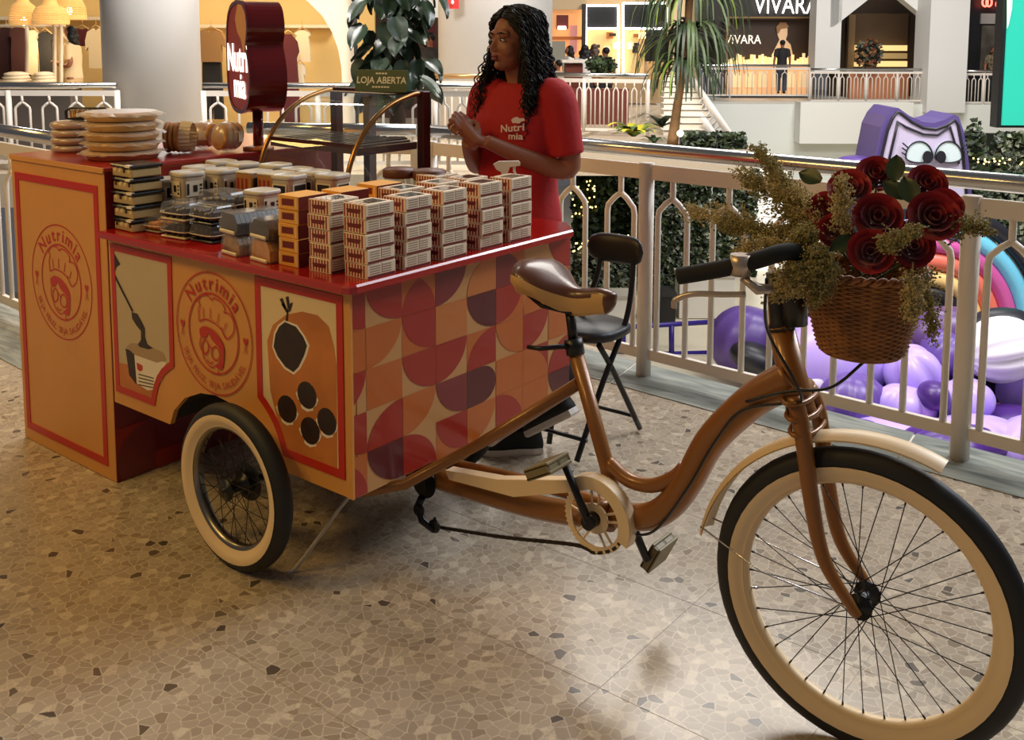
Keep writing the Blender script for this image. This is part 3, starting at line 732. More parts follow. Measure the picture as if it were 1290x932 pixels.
for j in range(2):
    vs = []; fs = []
    for i in range(NF+1):
        a = math.radians(80+ (187-80)*i/NF) if False else math.radians(66+(172-66)*i/NF); R_ = .40-.012*math.sin(i/NF*PI)
        for k in range(9):
            b = -1+2*k/8; y = b*.036; rr = R_-.014*b*b-(.003 if j else 0)
            p = hubv+sv*(rr*math.cos(a))+lv*y+Vector((0, 0, rr*math.sin(a))); vs.append(p)
    for i in range(NF):
        for k in range(8): fs.append((i*9+k, i*9+k+1, (i+1)*9+k+1, (i+1)*9+k))
    fd.add(vs, fs, 0, True)
fen = fd.build('front_fender', cream_pl, cart, fix=False)
MB().tube([hubv-lv*.05, hubv-sv*.22+Vector((0, 0, .02))-lv*.05, hubv-sv*.385+Vector((0, 0, .075))-lv*.03], .0022, 6).tube([hubv+lv*.05, hubv-sv*.385+Vector((0, 0, .075))+lv*.03], .0022, 6).build('fender_stay', steel, fen)
# steerer, stem and bars
MB().tube([B(1.124, .938), B(1.12, .955), B(1.108, 1.02), B(1.10, 1.07)], [.034, .024, .020, .018], 12).build('stem', black_pl, cart)
hc = Vector(B(1.14, 1.085)); q = lambda x, y, z: hc+sv*x+lv*y+Vector((0, 0, z))
bar = MB().tube(cr([q(-.09, -.295, .03), q(.0, -.28, .06), q(.06, -.24, .085), q(.085, -.17, .075), q(.042, -.09, .03), q(.008, -.03, -.01), q(-.005, 0, -.03), q(.008, .03, -.01), q(.042, .09, .03), q(.085, .17, .075), q(.06, .24, .085), q(0, .28, .06), q(-.09, .295, .03)], 7), .0125, 10)
hb = bar.build('handlebar', black_pl, cart)
for s_ in (-1, 1):
    MB().tube(cr([q(-.135, s_*.305, .022), q(-.09, s_*.297, .034), q(-.02, s_*.285, .055), q(.03, s_*.265, .073), q(.065, s_*.235, .086), q(.083, s_*.195, .082), q(.087, s_*.15, .062)], 5), .0185, 12).build('grip', M('black_foam_grip', (.014, .013, .012), .85), hb)
    lvp = MB(); sl = M('silver_lever', srgb(196, 178, 160), .3, .6)
    lvp.tube([q(-.005, s_*.283, .06)+Vector((0, 0, k)) for k in (.022, -.022)], .0215, 12)
    lvp.tube([q(.0, s_*.285, .035), q(.03, s_*.275, .012), q(.055, s_*.255, .012)], [.014, .02, .013], 8, flat=.6)
    lvp.tube(cr([q(.015, s_*.30, .004), q(-.03, s_*.315, .0), q(-.09, s_*.33, -.005), q(-.125, s_*.335, -.022), q(-.13, s_*.335, -.04)], 5), [.008]*20+[.006], 7) if False else lvp.tube(cr([q(.015, s_*.30, .004), q(-.03, s_*.315, .0), q(-.09, s_*.33, -.005), q(-.125, s_*.335, -.022), q(-.13, s_*.335, -.04)], 5), .0065, 7)
    lvp.build('brake_lever', sl, hb)
# cables
for pts in ([q(.04, -.25, .03), q(.02, -.2, -.06), B(1.165, .96, -.15), B(1.205, .875, -.12), B(1.215, .815, -.085), B(1.17, .785, -.05), B(1.05, .735, -.045), B(.98, .64, -.042), B(.9, .49, -.04), B(.80, .345, -.03), B(.70, .30, -.02)],
            [q(.18, .0, -.185), q(.12, -.05, -.245), B(1.17, .815, -.06), B(1.06, .76, -.045)]):
    MB().tube(cr(pts, 8), .0036, 6).build('brake_cable', black_pl, cart)
lamp = MB().tube([q(.012, -.0, -.02), q(.016, -.0, -.13)], [.03, .03], 12); lamp.build('head_lamp_bracket', black_pl, cart)

# power cord under the cart
tag(MB().tube(cr([(-.10, .25, .30), (-.17, .15, .22), (-.22, .06, .10), (-.262, .0, .012), (-.275, -.02, .005)], 8), .006, 6).build('power_cord', M('white_cord', srgb(196, 186, 170), .5)), 'thin whitish cord hanging from under the cart to the floor', 'cord')

# ================================================================== TALL CABINET
CX0, CX1, CH = -1.932, -1.2515, 1.153
cab = thing('counter_cabinet', 'tall peach cabinet with red frame line and round chef logo at the cart end', 'cabinet', (-1.6, .5, 0))
MB().box(CX0, CX1, -.002, 1.10, .0, CH-.02, 0, .003).build('body', kraft, cab)
MB().box(CX0-.004, CX1+.0, -.006, 1.104, CH-.019, CH, 0, .003).build('top_board', M('dark_red_laminate', srgb(150, 30, 22), .3, coat=.2), cab)
cf = [(CX0+.03, .05), (CX1-.05, .05), (CX1-.045, 1.085), (CX0+.03, 1.085)]
MB().band(cf, inset(cf, .028), -.002, -.005, fy).build('red_frame_line', red_print, cab)
MB().box(CX0, CX1, -.008, -.002, CH-.02, CH-.001).build('edge_strip', kraft, cab)
logo(-1.583, .693, .22, -.0035, 'logo_print', cab)
MB().box(CX1, CX1+.0025, -.001, 1.09, .004, CH-.02).build('side_skin', M('wine_laminate', srgb(120, 24, 22), .35), cab)
G2 = [['tFpTL', 'rFpTR', 'tFpBL', 'tFrTR', 'tFpTL', 'oF', 'tFrTR'], ['rFpBR', 'tFpTR', 'rFpTL', 'tFrBL', 'oFpTR', 'tFrTL', 'rF'], ['tFpTR', 'tFrTL', 'pF', 'tFrTR', 'rFpTL', 'tFpBR', 'tFrTL']]
pattern(CX1+.0025, 1, G2, .155, .20, .0, 1.09, .004, .304, 'pattern_print', cab, .155, .13)
# ================================================================== GOODS ON THE COUNTER
ZC = .9352
box_cream = M('box_cream_card', srgb(228, 206, 176), .55); box_red = M('box_red_ink', srgb(150, 38, 26), .5); box_dk = M('box_dark_ink', srgb(110, 30, 24), .5)
box_win = M('box_window_film', (.09, .07, .06), .12, coat=.5); box_grey = M('box_grey_ink', srgb(150, 128, 108), .55)
box_yel = M('box_yellow_card', srgb(226, 160, 62), .5); box_wine = M('box_wine_card', srgb(104, 24, 20), .4)
bX, bY, bZ = .092, .112, .0422
def box_mesh(kind):
    mb = MB(); hx, hy = bX/2, bY/2; y = -hy-.0004; x = hx+.0004
    if kind == 'striped':
        mats = [box_cream, box_red, box_dk, box_grey]
        mb.box(-hx, hx, -hy, hy, 0, bZ-.0006, 0, .0012)
        N = 7
        for i in range(N):
            a = -hx+.004+(2*hx-.008)*i/N; w = (2*hx-.008)/N*.5
            mb.add([(a, y, .003), (a+w, y, .003), (a+w, y, bZ-.003), (a, y, bZ-.003)], [(0, 1, 2, 3)], 1)
            mb.add([(a, hy+.0004, .003), (a, hy+.0004, bZ-.003), (a+w, hy+.0004, bZ-.003), (a+w, hy+.0004, .003)], [(0, 1, 2, 3)], 1)
        mb.add([(-hx+.018, y-.0004, .015), (hx-.022, y-.0004, .015), (hx-.018, y-.0004, .028), (-hx+.014, y-.0004, .026)], [(0, 1, 2, 3)], 2)
        for s in (-1, 1):                                   # printed texts on the side
            X = s*x
            for c in range(2):
                y0 = -hy+.01+c*.05
                for r in range(4):
                    z = .012+r*.0068; l = .04-.006*((r*3+c) % 3); mb.add([(X, y0, z), (X, y0+l, z), (X, y0+l, z+.003), (X, y0, z+.003)], [(0, 1, 2, 3) if s > 0 else (3, 2, 1, 0)], 3)
            mb.add([(X, -hy+.003, .0015), (X, hy-.003, .0015), (X, hy-.003, .0085), (X, -hy+.003, .0085)], [(0, 1, 2, 3) if s > 0 else (3, 2, 1, 0)], 2)
            mb.add([(X, -hy+.056, .011), (X, -hy+.058, .011), (X, -hy+.058, .04), (X, -hy+.056, .04)], [(0, 1, 2, 3) if s > 0 else (3, 2, 1, 0)], 2)
        for i in range(5):
            a = -hx+.004+i*.018; mb.add([(a, -hy+.003, bZ-.0002), (a+.008, -hy+.003, bZ-.0002), (a+.008, -hy+.018, bZ-.0002), (a, -hy+.018, bZ-.0002)], [(0, 1, 2, 3)], 1)
    else:
        mats = [box_yel, box_wine, box_dk, box_cream]
        mb.box(-hx, hx, -hy, hy, 0, bZ-.0006, 0, .0012)
        mb.add([(x, -hy+.001, .001), (x, hy-.001, .001), (x, hy-.001, bZ-.002), (x, -hy+.001, bZ-.002)], [(0, 1, 2, 3)], 1)
        mb.add([(-hx+.018, y-.0002, .011), (hx-.02, y-.0002, .013), (hx-.02, y-.0002, .033), (-hx+.018, y-.0002, .031)], [(0, 1, 2, 3)], 2)
        mb.add([(-hx+.006, y, .004), (-hx+.010, y, .004), (-hx+.010, y, .038), (-hx+.006, y, .038)], [(0, 1, 2, 3)], 3)
        mb.add([(hx-.012, y, .004), (hx-.008, y, .004), (hx-.008, y, .038), (hx-.012, y, .038)], [(0, 1, 2, 3)], 3)
    return mb.mesh('dessert_box', mats, fix=False)
bm_ = {'striped': box_mesh('striped'), 'yellow': box_mesh('yellow')}
win_me = MB().box(-bX/2+.02, bX/2-.014, -bY/2+.026, bY/2-.016, bZ-.0004, bZ+.0003).mesh('lid_window', box_win)
ORD = ['bottom', 'second from bottom', 'middle', 'second from top', 'top']
stacks = [('yellow', -.292, .082, 5, 'the yellow stack at the counter front edge'), ('striped', -.157, .085, 5, 'the striped stack just right of the yellow stack'),
          ('striped', -.032, .106, 5, 'the striped stack on the near counter corner'), ('striped', -.030, .258, 5, 'the second striped stack along the patterned side'),
          ('striped', -.030, .422, 5, 'the third striped stack along the patterned side'), ('striped', -.038, .612, 5, 'the fourth striped stack along the patterned side'),
          ('striped', -.040, .766, 5, 'the striped stack nearest the woman'), ('yellow', -.262, .225, 5, 'the yellow stack behind the front yellow one'),
          ('yellow', -.275, .385, 5, 'the rearmost yellow stack'), ('striped', -.150, .362, 5, 'the striped stack behind the second side stack'),
          ('striped', -.148, .53, 5, 'the striped stack behind the third side stack'), ('striped', -.27, .655, 5, 'the striped stack farthest back by the jars'),
          ('striped', -.150, .665, 5, 'the striped stack behind the fourth side stack')]
rnd = random.Random(3)
for kind, x, y, n, desc in stacks:
    for k in range(n):
        o = put('dessert_box', bm_[kind], None, (x+rnd.uniform(-.003, .003), y+rnd.uniform(-.003, .003), ZC+k*(bZ+.0005)), (0, 0, rnd.uniform(-.03, .03)))
        tag(o, f'{ORD[k]} box of {desc}', 'box', 'yellow dessert boxes' if kind == 'yellow' else 'red striped dessert boxes')
        if kind == 'striped': put('lid_window', win_me, o)
# ---- tubs
tub_w = M('tub_cloudy_plastic', srgb(206, 190, 166), .35); tub_lid = M('tub_white_lid', srgb(204, 194, 178), .35); lab_w = M('label_cream', srgb(222, 206, 178), .5); ink = M('label_black', (.02, .018, .016), .4)
fudge = M('dark_chocolate', (.03, .014, .008), .35, noise=.4, ns=60); kraftp = M('kraft_sleeve', srgb(170, 116, 60), .6); jam = M('dark_red_jam', srgb(70, 14, 14), .25)
creamy = M('cream_filling', srgb(220, 196, 150), .5, noise=.15, ns=50)
def tub_parts(fill=None, black=False):
    me1 = MB().lathe([(.0395, 0), (.041, .002), (.0435, .060), (.0445, .062)], 28, 0, None, True, 5).mesh('tub', fill or tub_w)
    me2 = MB().lathe([(.046, .0625), (.0475, .064), (.0475, .071), (.045, .0745), (.0405, .0735), (.039, .072)], 28, 0, None, True, 5).mesh('lid', tub_lid)
    lb = MB()
    for rz in (0, PI/2, PI, -PI/2):
        mx = Matrix.Rotation(rz, 4, 'Z'); yy = -.0449; 
        lb.add([(-.031, yy, .010), (.031, yy, .010), (.031, yy-.001, .052), (-.031, yy-.001, .052)], [(0, 1, 2, 3)], 0, False, mx)
        if black: lb.add([(-.024, yy-.0012, .015), (.026, yy-.0012, .015), (.026, yy-.0022, .048), (-.024, yy-.0022, .048)], [(0, 1, 2, 3)], 1, False, mx)
        else:
            for a, b, c, d in ((-.005, .010, .022, .040), (-.028, -.020, .015, .045), (.018, .027, .016, .022), (.018, .027, .027, .031), (.018, .027, .036, .042)):
                lb.add([(a, yy-.0015, c), (b, yy-.0015, c), (b, yy-.0020, d), (a, yy-.0020, d)], [(0, 1, 2, 3)], 1, False, mx)
    return me1, me2, lb.mesh('label', [lab_w, ink], fix=False)
tubA, tubB = tub_parts(), tub_parts(None, True)
def tub(x, y, z, rz, label, black=False, group='dessert tubs'):
    T = tubB if black else tubA
    t = put('dessert_tub', T[0], None, (x, y, z), (0, 0, rz)); tag(t, label, 'tub', group); put('lid', T[1], t); put('label_sticker', T[2], t); return t
def gp(u, v, z): p = onz(u, v, z); return p.x, p.y
def scz(k): return k
tubs = [(-1.077, .215, .100, False, 'beside the stack of black trays'), (-1.192, .205, .083, True, 'in the corner behind the black tray stack'), (-1.168, .327, .100, False, 'second from the left in the middle row'),
        (-1.040, .335, .100, False, 'third from the left in the middle row'), (-.735, .395, .100, True, 'just left of the rear yellow boxes'), (-.74, .512, .100, True, 'right in front of the glass case'),
        (-.628, .500, .100, True, 'rightmost, by the right arched trim'), (-1.192, .445, .104, False, 'leftmost of the rear row'), (-1.075, .455, .104, False, 'second of the rear row'),
        (-.955, .512, .104, False, 'third of the rear row'), (-.846, .524, .100, True, 'fourth of the rear row'), (-.70, .25, .083, False, 'in front of the kraft sleeves')]
for x, y, h, bl, d in tubs:
    for k in range(2):
        o = tub(x, y, ZC+k*h*1.008, rnd.uniform(-.15, .15), ('upper' if k else 'lower')+' white lidded tub of the pair '+d, bl)
        o.scale = (1.08, 1.08, h/.0755)
# ---- kraft sleeve boxes with black window
ks = MB().box(-.042, .042, -.05, .05, 0, .068, 0, .002); ks.add([(.0425, -.04, .012), (.0425, .042, .012), (.0425, .042, .058), (.0425, -.04, .058)], [(0, 1, 2, 3)], 1)
for a in range(3): ks.add([(-.034+a*.022, -.0505, .012), (-.022+a*.022, -.0505, .012), (-.022+a*.022, -.0505, .056), (-.034+a*.022, -.0505, .056)], [(0, 1, 2, 3)], 2)
ksm = ks.mesh('sleeve_box', [kraftp, ink, box_red], fix=False)
ktop = MB().box(-.044, .044, -.052, .052, .068, .074, 0, .002).mesh('lid', tub_lid)
for (x, y, d) in ((-.93, .395, 'left of'), (-.828, .412, 'behind')):
    for k in range(2):
        o = put('sleeve_box', ksm, None, (x, y, ZC+k*.0985), (0, 0, .06)); o.scale = (1, 1, 1.32); tag(o, ('upper' if k else 'lower')+f' kraft sleeved box with black window {d} the round tubs', 'box', 'kraft sleeved boxes'); put('lid', ktop, o)
# ---- clear clamshells and trays
clear = glassy('clear_plastic', (.96, .96, .95), .3, .1, .06, (.8, .76, .70))  # diffuse haze stands in for light reflected off the clear lids
def clamshell(name, label, x, y, z, sx, sy, h, fillmat, rz=0, group='clear dessert packs', tray=None, ribs=0):
    t = thing(name, label, 'food pack', (x, y, z), rz, group); r = random.Random(int(x*9999) ^ int(z*999))
    MB().box(-sx*.46, sx*.46, -sy*.46, sy*.46, .001, h*.14, 0, .003).build('tray', tray or M('clear_tray', srgb(150, 138, 122), .25), t, rel=False)
    n = 4
    for i in range(n):
        for j in range(2):
            a = -sx*.42+sx*.84*i/n; b = -sy*.41+sy*.82*j/2
            MB().box(a+.003, a+sx*.84/n-.003, b+.003, b+sy*.41-.003, h*.145, h*(.62+.2*r.random()), 0, .006).build('cake_piece', fillmat, t, rel=False)
    lid = MB(); lid.lathe([(1, .42), (1.02, .46), (.93, .9), (.86, 1.0), (.0, 1.0)], 24, 0, Matrix.Diagonal((sx/2, sy/2, h, 1)), False, 7)
    lid.build('lid', clear, t, rel=False, fix=False)
    MB().tube([(sx/2*1.02*math.cos(a)/((abs(math.cos(a))**7+abs(math.sin(a))**7)**(1/7)), sy/2*1.02*math.sin(a)/((abs(math.cos(a))**7+abs(math.sin(a))**7)**(1/7)), h*.44) for a in [2*PI*k/28 for k in range(28)]], .0022, 5, closed=True).build('flange', tub_w, t, rel=False)
    return t
blk_tray = M('black_tray', (.014, .014, .015), .25)
for k in range(5):
    t = thing('dessert_tray', f'{ORD[k]} shallow tray with black lid in the stack beside the red cabinet wall', 'food pack', (-1.168+.003*(k % 2), .075, ZC+k*.0475), .03*(k % 3-1), 'black lidded trays')
    MB().box(-.062, .062, -.058, .058, .001, .03, 0, .004).build('tray', M('cloudy_tray', srgb(176, 150, 100), .3), t, rel=False)
    for i in range(4): MB().box(-.058+.029*i+.003, -.058+.029*(i+1)-.003, -.0595, .0595, .012, .034, 0, .006).build('cake_piece', creamy if (i+k) % 3 else fudge, t, rel=False)
    MB().box(-.068, .068, -.064, .064, .0345, .0445, 0, .004).build('lid', blk_tray, t, rel=False)
    MB().box(.03, .06, -.0652, -.05, .037, .0455).build('price_sticker', printwhite, t, rel=False)
p = gp(184, 293, ZC); clamshell('dessert_pack', 'low clear pack of golden pastries at the counter edge', p[0], p[1]+.05, ZC, .12, .09, .055, M('golden_pastry', srgb(214, 138, 48), .45, noise=.2, ns=60), .1)
for k in range(2):
    p = gp(214, 301, ZC); clamshell('dessert_pack', ('upper' if k else 'lower')+' clear clamshell of brownies with pale lid near the counter edge', p[0]-.0, p[1]+.062, ZC+k*.061, .135, .12, .06, fudge, .1, tray=M('pale_tray', srgb(190, 172, 140), .3))
    p = gp(250, 306, ZC); clamshell('dessert_pack', ('upper' if k else 'lower')+' smoky clamshell of dark brownies beside the wrapped loaves', p[0]-.0, p[1]+.062, ZC+k*.061, .125, .12, .06, fudge, .06, tray=blk_tray)
for k in range(2): clamshell('dessert_pack', ('upper' if k else 'lower')+' wide clamshell of dark brownies behind the front packs', -.86, .215, ZC+k*.076, .165, .12, .075, fudge, .05, tray=blk_tray)
# loaves of cake in film
def loaf(name, label, x, y, z, L, w, h, mat, rz):
    t = thing(name, label, 'cake', (x, y, z), rz, 'film wrapped loaf cakes'); n = 10
    for i in range(n):
        a = -L/2+L*i/n; MB().prism([(-w/2, .004), (w/2, .004), (w/2, h*.55), (w*.32, h*.93), (-w*.32, h*.93), (-w/2, h*.55)], a+.0008, a+L/n-.0008, lambda p, q, hh: (hh, p, q)).build('cake_slice', mat, t, rel=False)
    fm = MB(); P = [(-w*.54, .001), (w*.54, .001), (w*.55, h*.5), (w*.36, h), (-w*.36, h), (-w*.55, h*.5)]
    fm.prism(P, -L/2-.004, L/2+.004, lambda p, q, hh: (hh, p, q)); fm.build('film', clear, t, rel=False)
    MB().box(-L/2-.010, -L/2-.003, -w*.45, w*.45, .0, .012, 0, .003).build('film_fold', tub_w, t, rel=False)
    return t
sponge = M('vanilla_sponge', srgb(206, 140, 66), .6, noise=.2, ns=40); marblec = M('marble_cake', srgb(176, 132, 76), .55, col2=srgb(40, 24, 16), ns=14)
p = gp(285, 321, ZC)
loaf('wrapped_loaf', 'lower marbled loaf cake in film, left of the sponge loaf', p[0]+.02, p[1]+.085, ZC, .15, .10, .068, marblec, 1.45)
loaf('wrapped_loaf', 'upper chocolate loaf cake with cream blot, left of the dark loaf', p[0]+.02, p[1]+.085, ZC+.069, .16, .10, .066, fudge, 1.45)
p = gp(324, 330, ZC)
loaf('wrapped_loaf', 'lower golden sponge loaf cake next to the yellow boxes', p[0]+.012, p[1]+.085, ZC, .15, .105, .07, sponge, 1.45)
loaf('wrapped_loaf', 'upper dark loaf cake next to the yellow boxes', p[0]+.012, p[1]+.085, ZC+.071, .15, .10, .06, fudge, 1.45)
# jam jar
t = thing('jam_jar', 'dark red jam jar with white tag among the tubs', 'jar', (-.985, .225, ZC), .3)
MB().lathe([(.03, 0), (.034, .004), (.034, .085), (.028, .095)], 18).build('glass_body', jam, t, rel=False); MB().lathe([(.03, .0955), (.031, .097), (.031, .112), (.028, .114)], 18).build('lid', blk_tray, t, rel=False)
MB().box(-.022, .018, -.0375, -.035, .005, .04).build('paper_tag', printwhite, t, rel=False)
# lidded glass jars by the display case
brown_lid = M('brown_jar_lid', srgb(98, 52, 28), .45); glass = glassy('clear_glass', (.92, .95, .93), .25, .02, .03)
for u, v, d in ((503, 212, 'left'), (541, 214, 'right')):
    p = gp(u, v, ZC+.22); t = thing('glass_jar', f'clear glass jar with brown lid, {d} one of two behind the boxes', 'jar', (p[0], p[1], ZC), 0, 'brown lidded jars')
    MB().lathe([(.05, 0), (.056, .006), (.056, .17), (.05, .188)], 24).build('glass_body', glass, t, rel=False, fix=False)
    MB().lathe([(.045, .008), (.052, .014), (.052, .11), (0, .115)], 20).build('filling', creamy, t, rel=False)
    MB().lathe([(.056, .189), (.058, .192), (.058, .216), (.053, .221)], 24).build('lid', brown_lid, t, rel=False)
# spray bottle
p = gp(634, 224, 1.135); t = thing('spray_bottle', 'white trigger spray bottle standing behind the striped boxes', 'bottle', (p[0]-.06, p[1]+.08, ZC-.0), math.radians(38)); t.scale = (1, 1, .86)
wp = M('white_plastic', srgb(224, 216, 204), .35)
MB().lathe([(.034, 0), (.036, .004), (.036, .15), (.02, .185), (.013, .19), (.013, .2)], 20).build('bottle_body', M('cloudy_bottle', srgb(200, 194, 184), .3), t, rel=False)
hd = MB(); hd.lathe([(.017, .2), (.017, .215)], 14); hd.prism([(-.028, .252), (-.038, .272), (-.02, .284), (.05, .286), (.056, .278), (.056, .268), (.02, .262), (.012, .235), (.010, .214), (-.012, .214), (-.010, .24)], -.011, .011, fy)
hd.build('trigger_head', wp, t, rel=False); MB().tube([(.036, 0, .264), (.034, 0, .245), (.044, 0, .222)], [.006, .005, .004], 6).build('trigger', wp, t, rel=False)

# ================================================================== GOODS ON THE TALL CABINET
foil = M('gold_foil', srgb(222, 186, 128), .35, .5, bump=.3, bs=40); crust = M('pie_crust', srgb(206, 150, 84), .6, noise=.3, ns=40); film = glassy('wrap_film', (.95, .94, .93), .5, .3, .2, (.9, .84, .76))  # pale haze whitens the wrap film and imitates glare on it
p = gp(161, 200, CH)
for k in range(5):
    R = .142-.004*(k % 2); z = CH+.0005+k*.036; t = thing('wrapped_pie', f'{ORD[k]} foil pie in cling film, big round stack on the cabinet', 'pie', (-1.475+.006*(k % 2), .205, z), k*.7, 'stacked foil pies')
    MB().lathe([(R*.86, 0), (R*.89, .003), (R*.98, .022), (R*1.03, .025), (R*1.03, .027), (R*.95, .0255)], 40).build('foil_dish', foil, t, rel=False)
    MB().lathe([(R*.92, .024), (R*.86, .030), (0.0, .0325)], 40).build('crust', crust, t, rel=False)
    fm = MB(); n = 44; vs = [(0, 0, .035)]; rr = random.Random(k)
    for j in range(n):
        a = 2*PI*j/n; vs.append((R*.9*math.cos(a), R*.9*math.sin(a), .034))
    for j in range(n):
        a = 2*PI*j/n; q = R*(1.05+.14*rr.random()**2); vs.append((q*math.cos(a), q*math.sin(a), .018+.008*rr.random()))
    fm.add(vs, [(0, 1+j, 1+(j+1) % n) for j in range(n)]+[(1+j, 1+n+j, 1+n+(j+1) % n, 1+(j+1) % n) for j in range(n)], 0, False); fm.build('cling_film', film, t, rel=False, fix=False)
cook = M('cookie', srgb(196, 138, 72), .65, noise=.2, ns=40)
p = gp(88, 186, CH)
for q, (dx, dy) in enumerate(((-1.83, .19), (-1.70, .33))):
    for k in range(4):
        z = CH+.0005+k*.031; t = thing('cookie_pack', f'{ORD[k] if k < 3 else "top"} bagged pastry, {"left" if q == 0 else "right"} small pile behind the pies', 'pastry pack', (dx, dy, z), .3*q+.2*k, 'bagged pastries')
        MB().lathe([(.06, .001), (.066, .008), (.066, .02), (.055, .026), (0, .0275)], 22).build('pastry', cook if k % 2 else crust, t, rel=False)
        fm = MB(); fm.lathe([(.0, .0006), (.068, .0008), (.076, .012), (.07, .024), (.05, .0295), (0, .0300)], 16); fm.build('bag', film, t, rel=False, fix=False)
# rack of wafers with black bands behind
p = onz(104, 163, CH+.13); t = thing('wafer_tray', 'long tray of pleated wafers with dark rim on top of the bagged pastries', 'food pack', (-1.79, .27, CH+.1265), .62)
MB().box(-.085, .085, -.05, .05, 0, .008, 0, .003).build('tray', blk_tray, t, rel=False)
for i in range(16): MB().box(-.078+.0098*i, -.0705+.0098*i, -.046, .046, .0085, .042, 0, .002).build('wafer', creamy if i % 2 else cook, t, rel=False)
MB().tube([(-.088, -.05, .004), (-.088, -.05, .035), (-.07, -.05, .047), (.07, -.05, .047), (.088, -.05, .035), (.088, -.05, .004)], .005, 6).build('rim', blk_tray, t, rel=False)
# upright cookie, paper pleats, bagged pastries
p = gp(224, 197, CH); t = thing('cookie_stack', 'row of big chocolate chip cookies standing on edge in pleated paper', 'cookie', (ony(224, 185, .43).x, .43, CH), .7)
n = 18
for i, (x, r, mt, nm) in enumerate(((-.035, .062, cook, 'cookie'), (-.015, .058, cook, 'cookie'), (.005, .06, cook, 'cookie'))):
    MB().lathe([(0, -.008), (r*.9, -.008), (r, -.003), (r, .003), (r*.9, .008), (0, .008)], 24, 0, Matrix.Translation((x, 0, .063)) @ Matrix.Rotation(PI/2, 4, 'Y')).build(nm, mt, t, rel=False)
chp = MB(); rr = random.Random(5)
for i in range(9): a = rr.uniform(0, 6.28); q = rr.uniform(.01, .048); chp.sphere((-.0435, q*math.cos(a), .063+q*math.sin(a)), .005, 6, 4)
chp.build('chocolate_chips', fudge, t, rel=False)
vs = []; N = 44
for i in range(N):
    a = 2*PI*i/N; r = .058 if i % 2 else .064; vs += [(.02, r*math.cos(a), .0645+r*math.sin(a)*.99), (.062, r*math.cos(a)*.9, .0645+r*.9*math.sin(a))]
MB().add(vs, [(2*i, 2*((i+1) % N), 2*((i+1) % N)+1, 2*i+1) for i in range(N)]).build('pleated_paper', lab_w, t, rel=False, fix=False)
for q, (u, v, R, d) in enumerate(((256, .585, .058, 'middle'), (287, .58, .062, 'rightmost and roundest'))):
    t = thing('bagged_bread', f'{d} plump cookie bag in clear film on the cabinet', 'pastry pack', (ony(u, 180, v+.0).x, v, CH), .5+q, 'plump cookie bags')
    for k in range(4):
        mx = Matrix.Translation((-.036+.024*k, 0, R)) @ Matrix.Rotation(PI/2+.15, 4, 'Y')
        MB().lathe([(0, -.009), (R*.78, -.008), (R*.86, 0), (R*.78, .008), (0, .009)], 20, 0, mx).build('cookie', cook if k % 2 else crust, t, rel=False)
    b = MB(); b.sphere((0, 0, R), (R, R*.98, R*.98), 20, 14); b.build('bag', film, t, rel=False, fix=False)
    MB().box(-.02, .012, -R*1.02, -R*.985, R*.7, R*1.35, 0, 0, Matrix.Rotation(.5, 4, 'Z')).build('paper_label', lab_w, t, rel=False)

# ================================================================== POLE SIGN
sn = Vector((-.40, -.916, 0)).normalized(); sh = Vector((-sn.y, sn.x, 0)); sc_ = Vector((-1.297, .70, 0))
ps = thing('pole_sign', 'dark red lollipop shaped pole sign with glowing white lettering on its face', 'sign', (sc_.x, sc_.y, CH))
wine_g = M('wine_gloss_acrylic', srgb(92, 12, 14), .16, coat=.5); sign_red = M('sign_face_red', srgb(150, 40, 26), .3)
out = [(.0, 1.752), (.09, 1.745), (.145, 1.715), (.168, 1.66), (.160, 1.615), (.142, 1.578), (.155, 1.55), (.182, 1.50), (.19, 1.44), (.178, 1.385), (.14, 1.34), (.08, 1.315), (0, 1.308), (-.08, 1.315), (-.14, 1.34), (-.178, 1.385), (-.19, 1.44), (-.19, 1.56), (-.185, 1.63), (-.16, 1.69), (-.10, 1.735)]
out = [(v.x, v.y) for v in cr([(a, b, 0) for a, b in out+[out[0]]], 3)][:-1]
sf = lambda a, b, h: tuple(sc_+sh*a+sn*h+Vector((0, 0, b)))
bd = MB().prism(out, -.072, .072, sf).build('sign_box', wine_g, ps)
MB().band(inset(out, -.004), inset(out, .012), .066, .076, sf).build('face_rim', wine_g, bd)
MB().prism(inset(out, .013), .0722, .0732, sf).build('sign_face', sign_red, bd)
tanp = [(.02, 1.74), (.09, 1.732), (.135, 1.70), (.152, 1.655), (.145, 1.612), (.128, 1.57), (.10, 1.545), (.06, 1.60), (.0, 1.63), (-.03, 1.68)]
MB().prism(tanp, .0735, .0745, sf).build('face_patch', M('sign_tan', srgb(206, 150, 92), .4), bd)
glow = M('sign_letter_glow', (1, .95, .85), .4, emit=2.2); tx = MB()
add_text(tx, 'Nutri', .155, lambda x, y: sf(x-.01, 1.475+y, .0755), bold=.02); add_text(tx, 'mia', .14, lambda x, y: sf(x+.02, 1.37+y, .0755), bold=.02)
tx.build('glowing_letters', glow, bd, fix=False)
MB().tube([sc_+Vector((0, 0, CH+.018)), sc_+Vector((0, 0, 1.315))], .021, 12).build('pole', wine_g, ps)
MB().lathe([(.062, .0005), (.062, .012), (.03, .018), (.0, .018)], 24, 0, Matrix.Translation((sc_.x, sc_.y, CH))).build('base_plate', M('orange_wood', srgb(170, 92, 36), .4), ps)

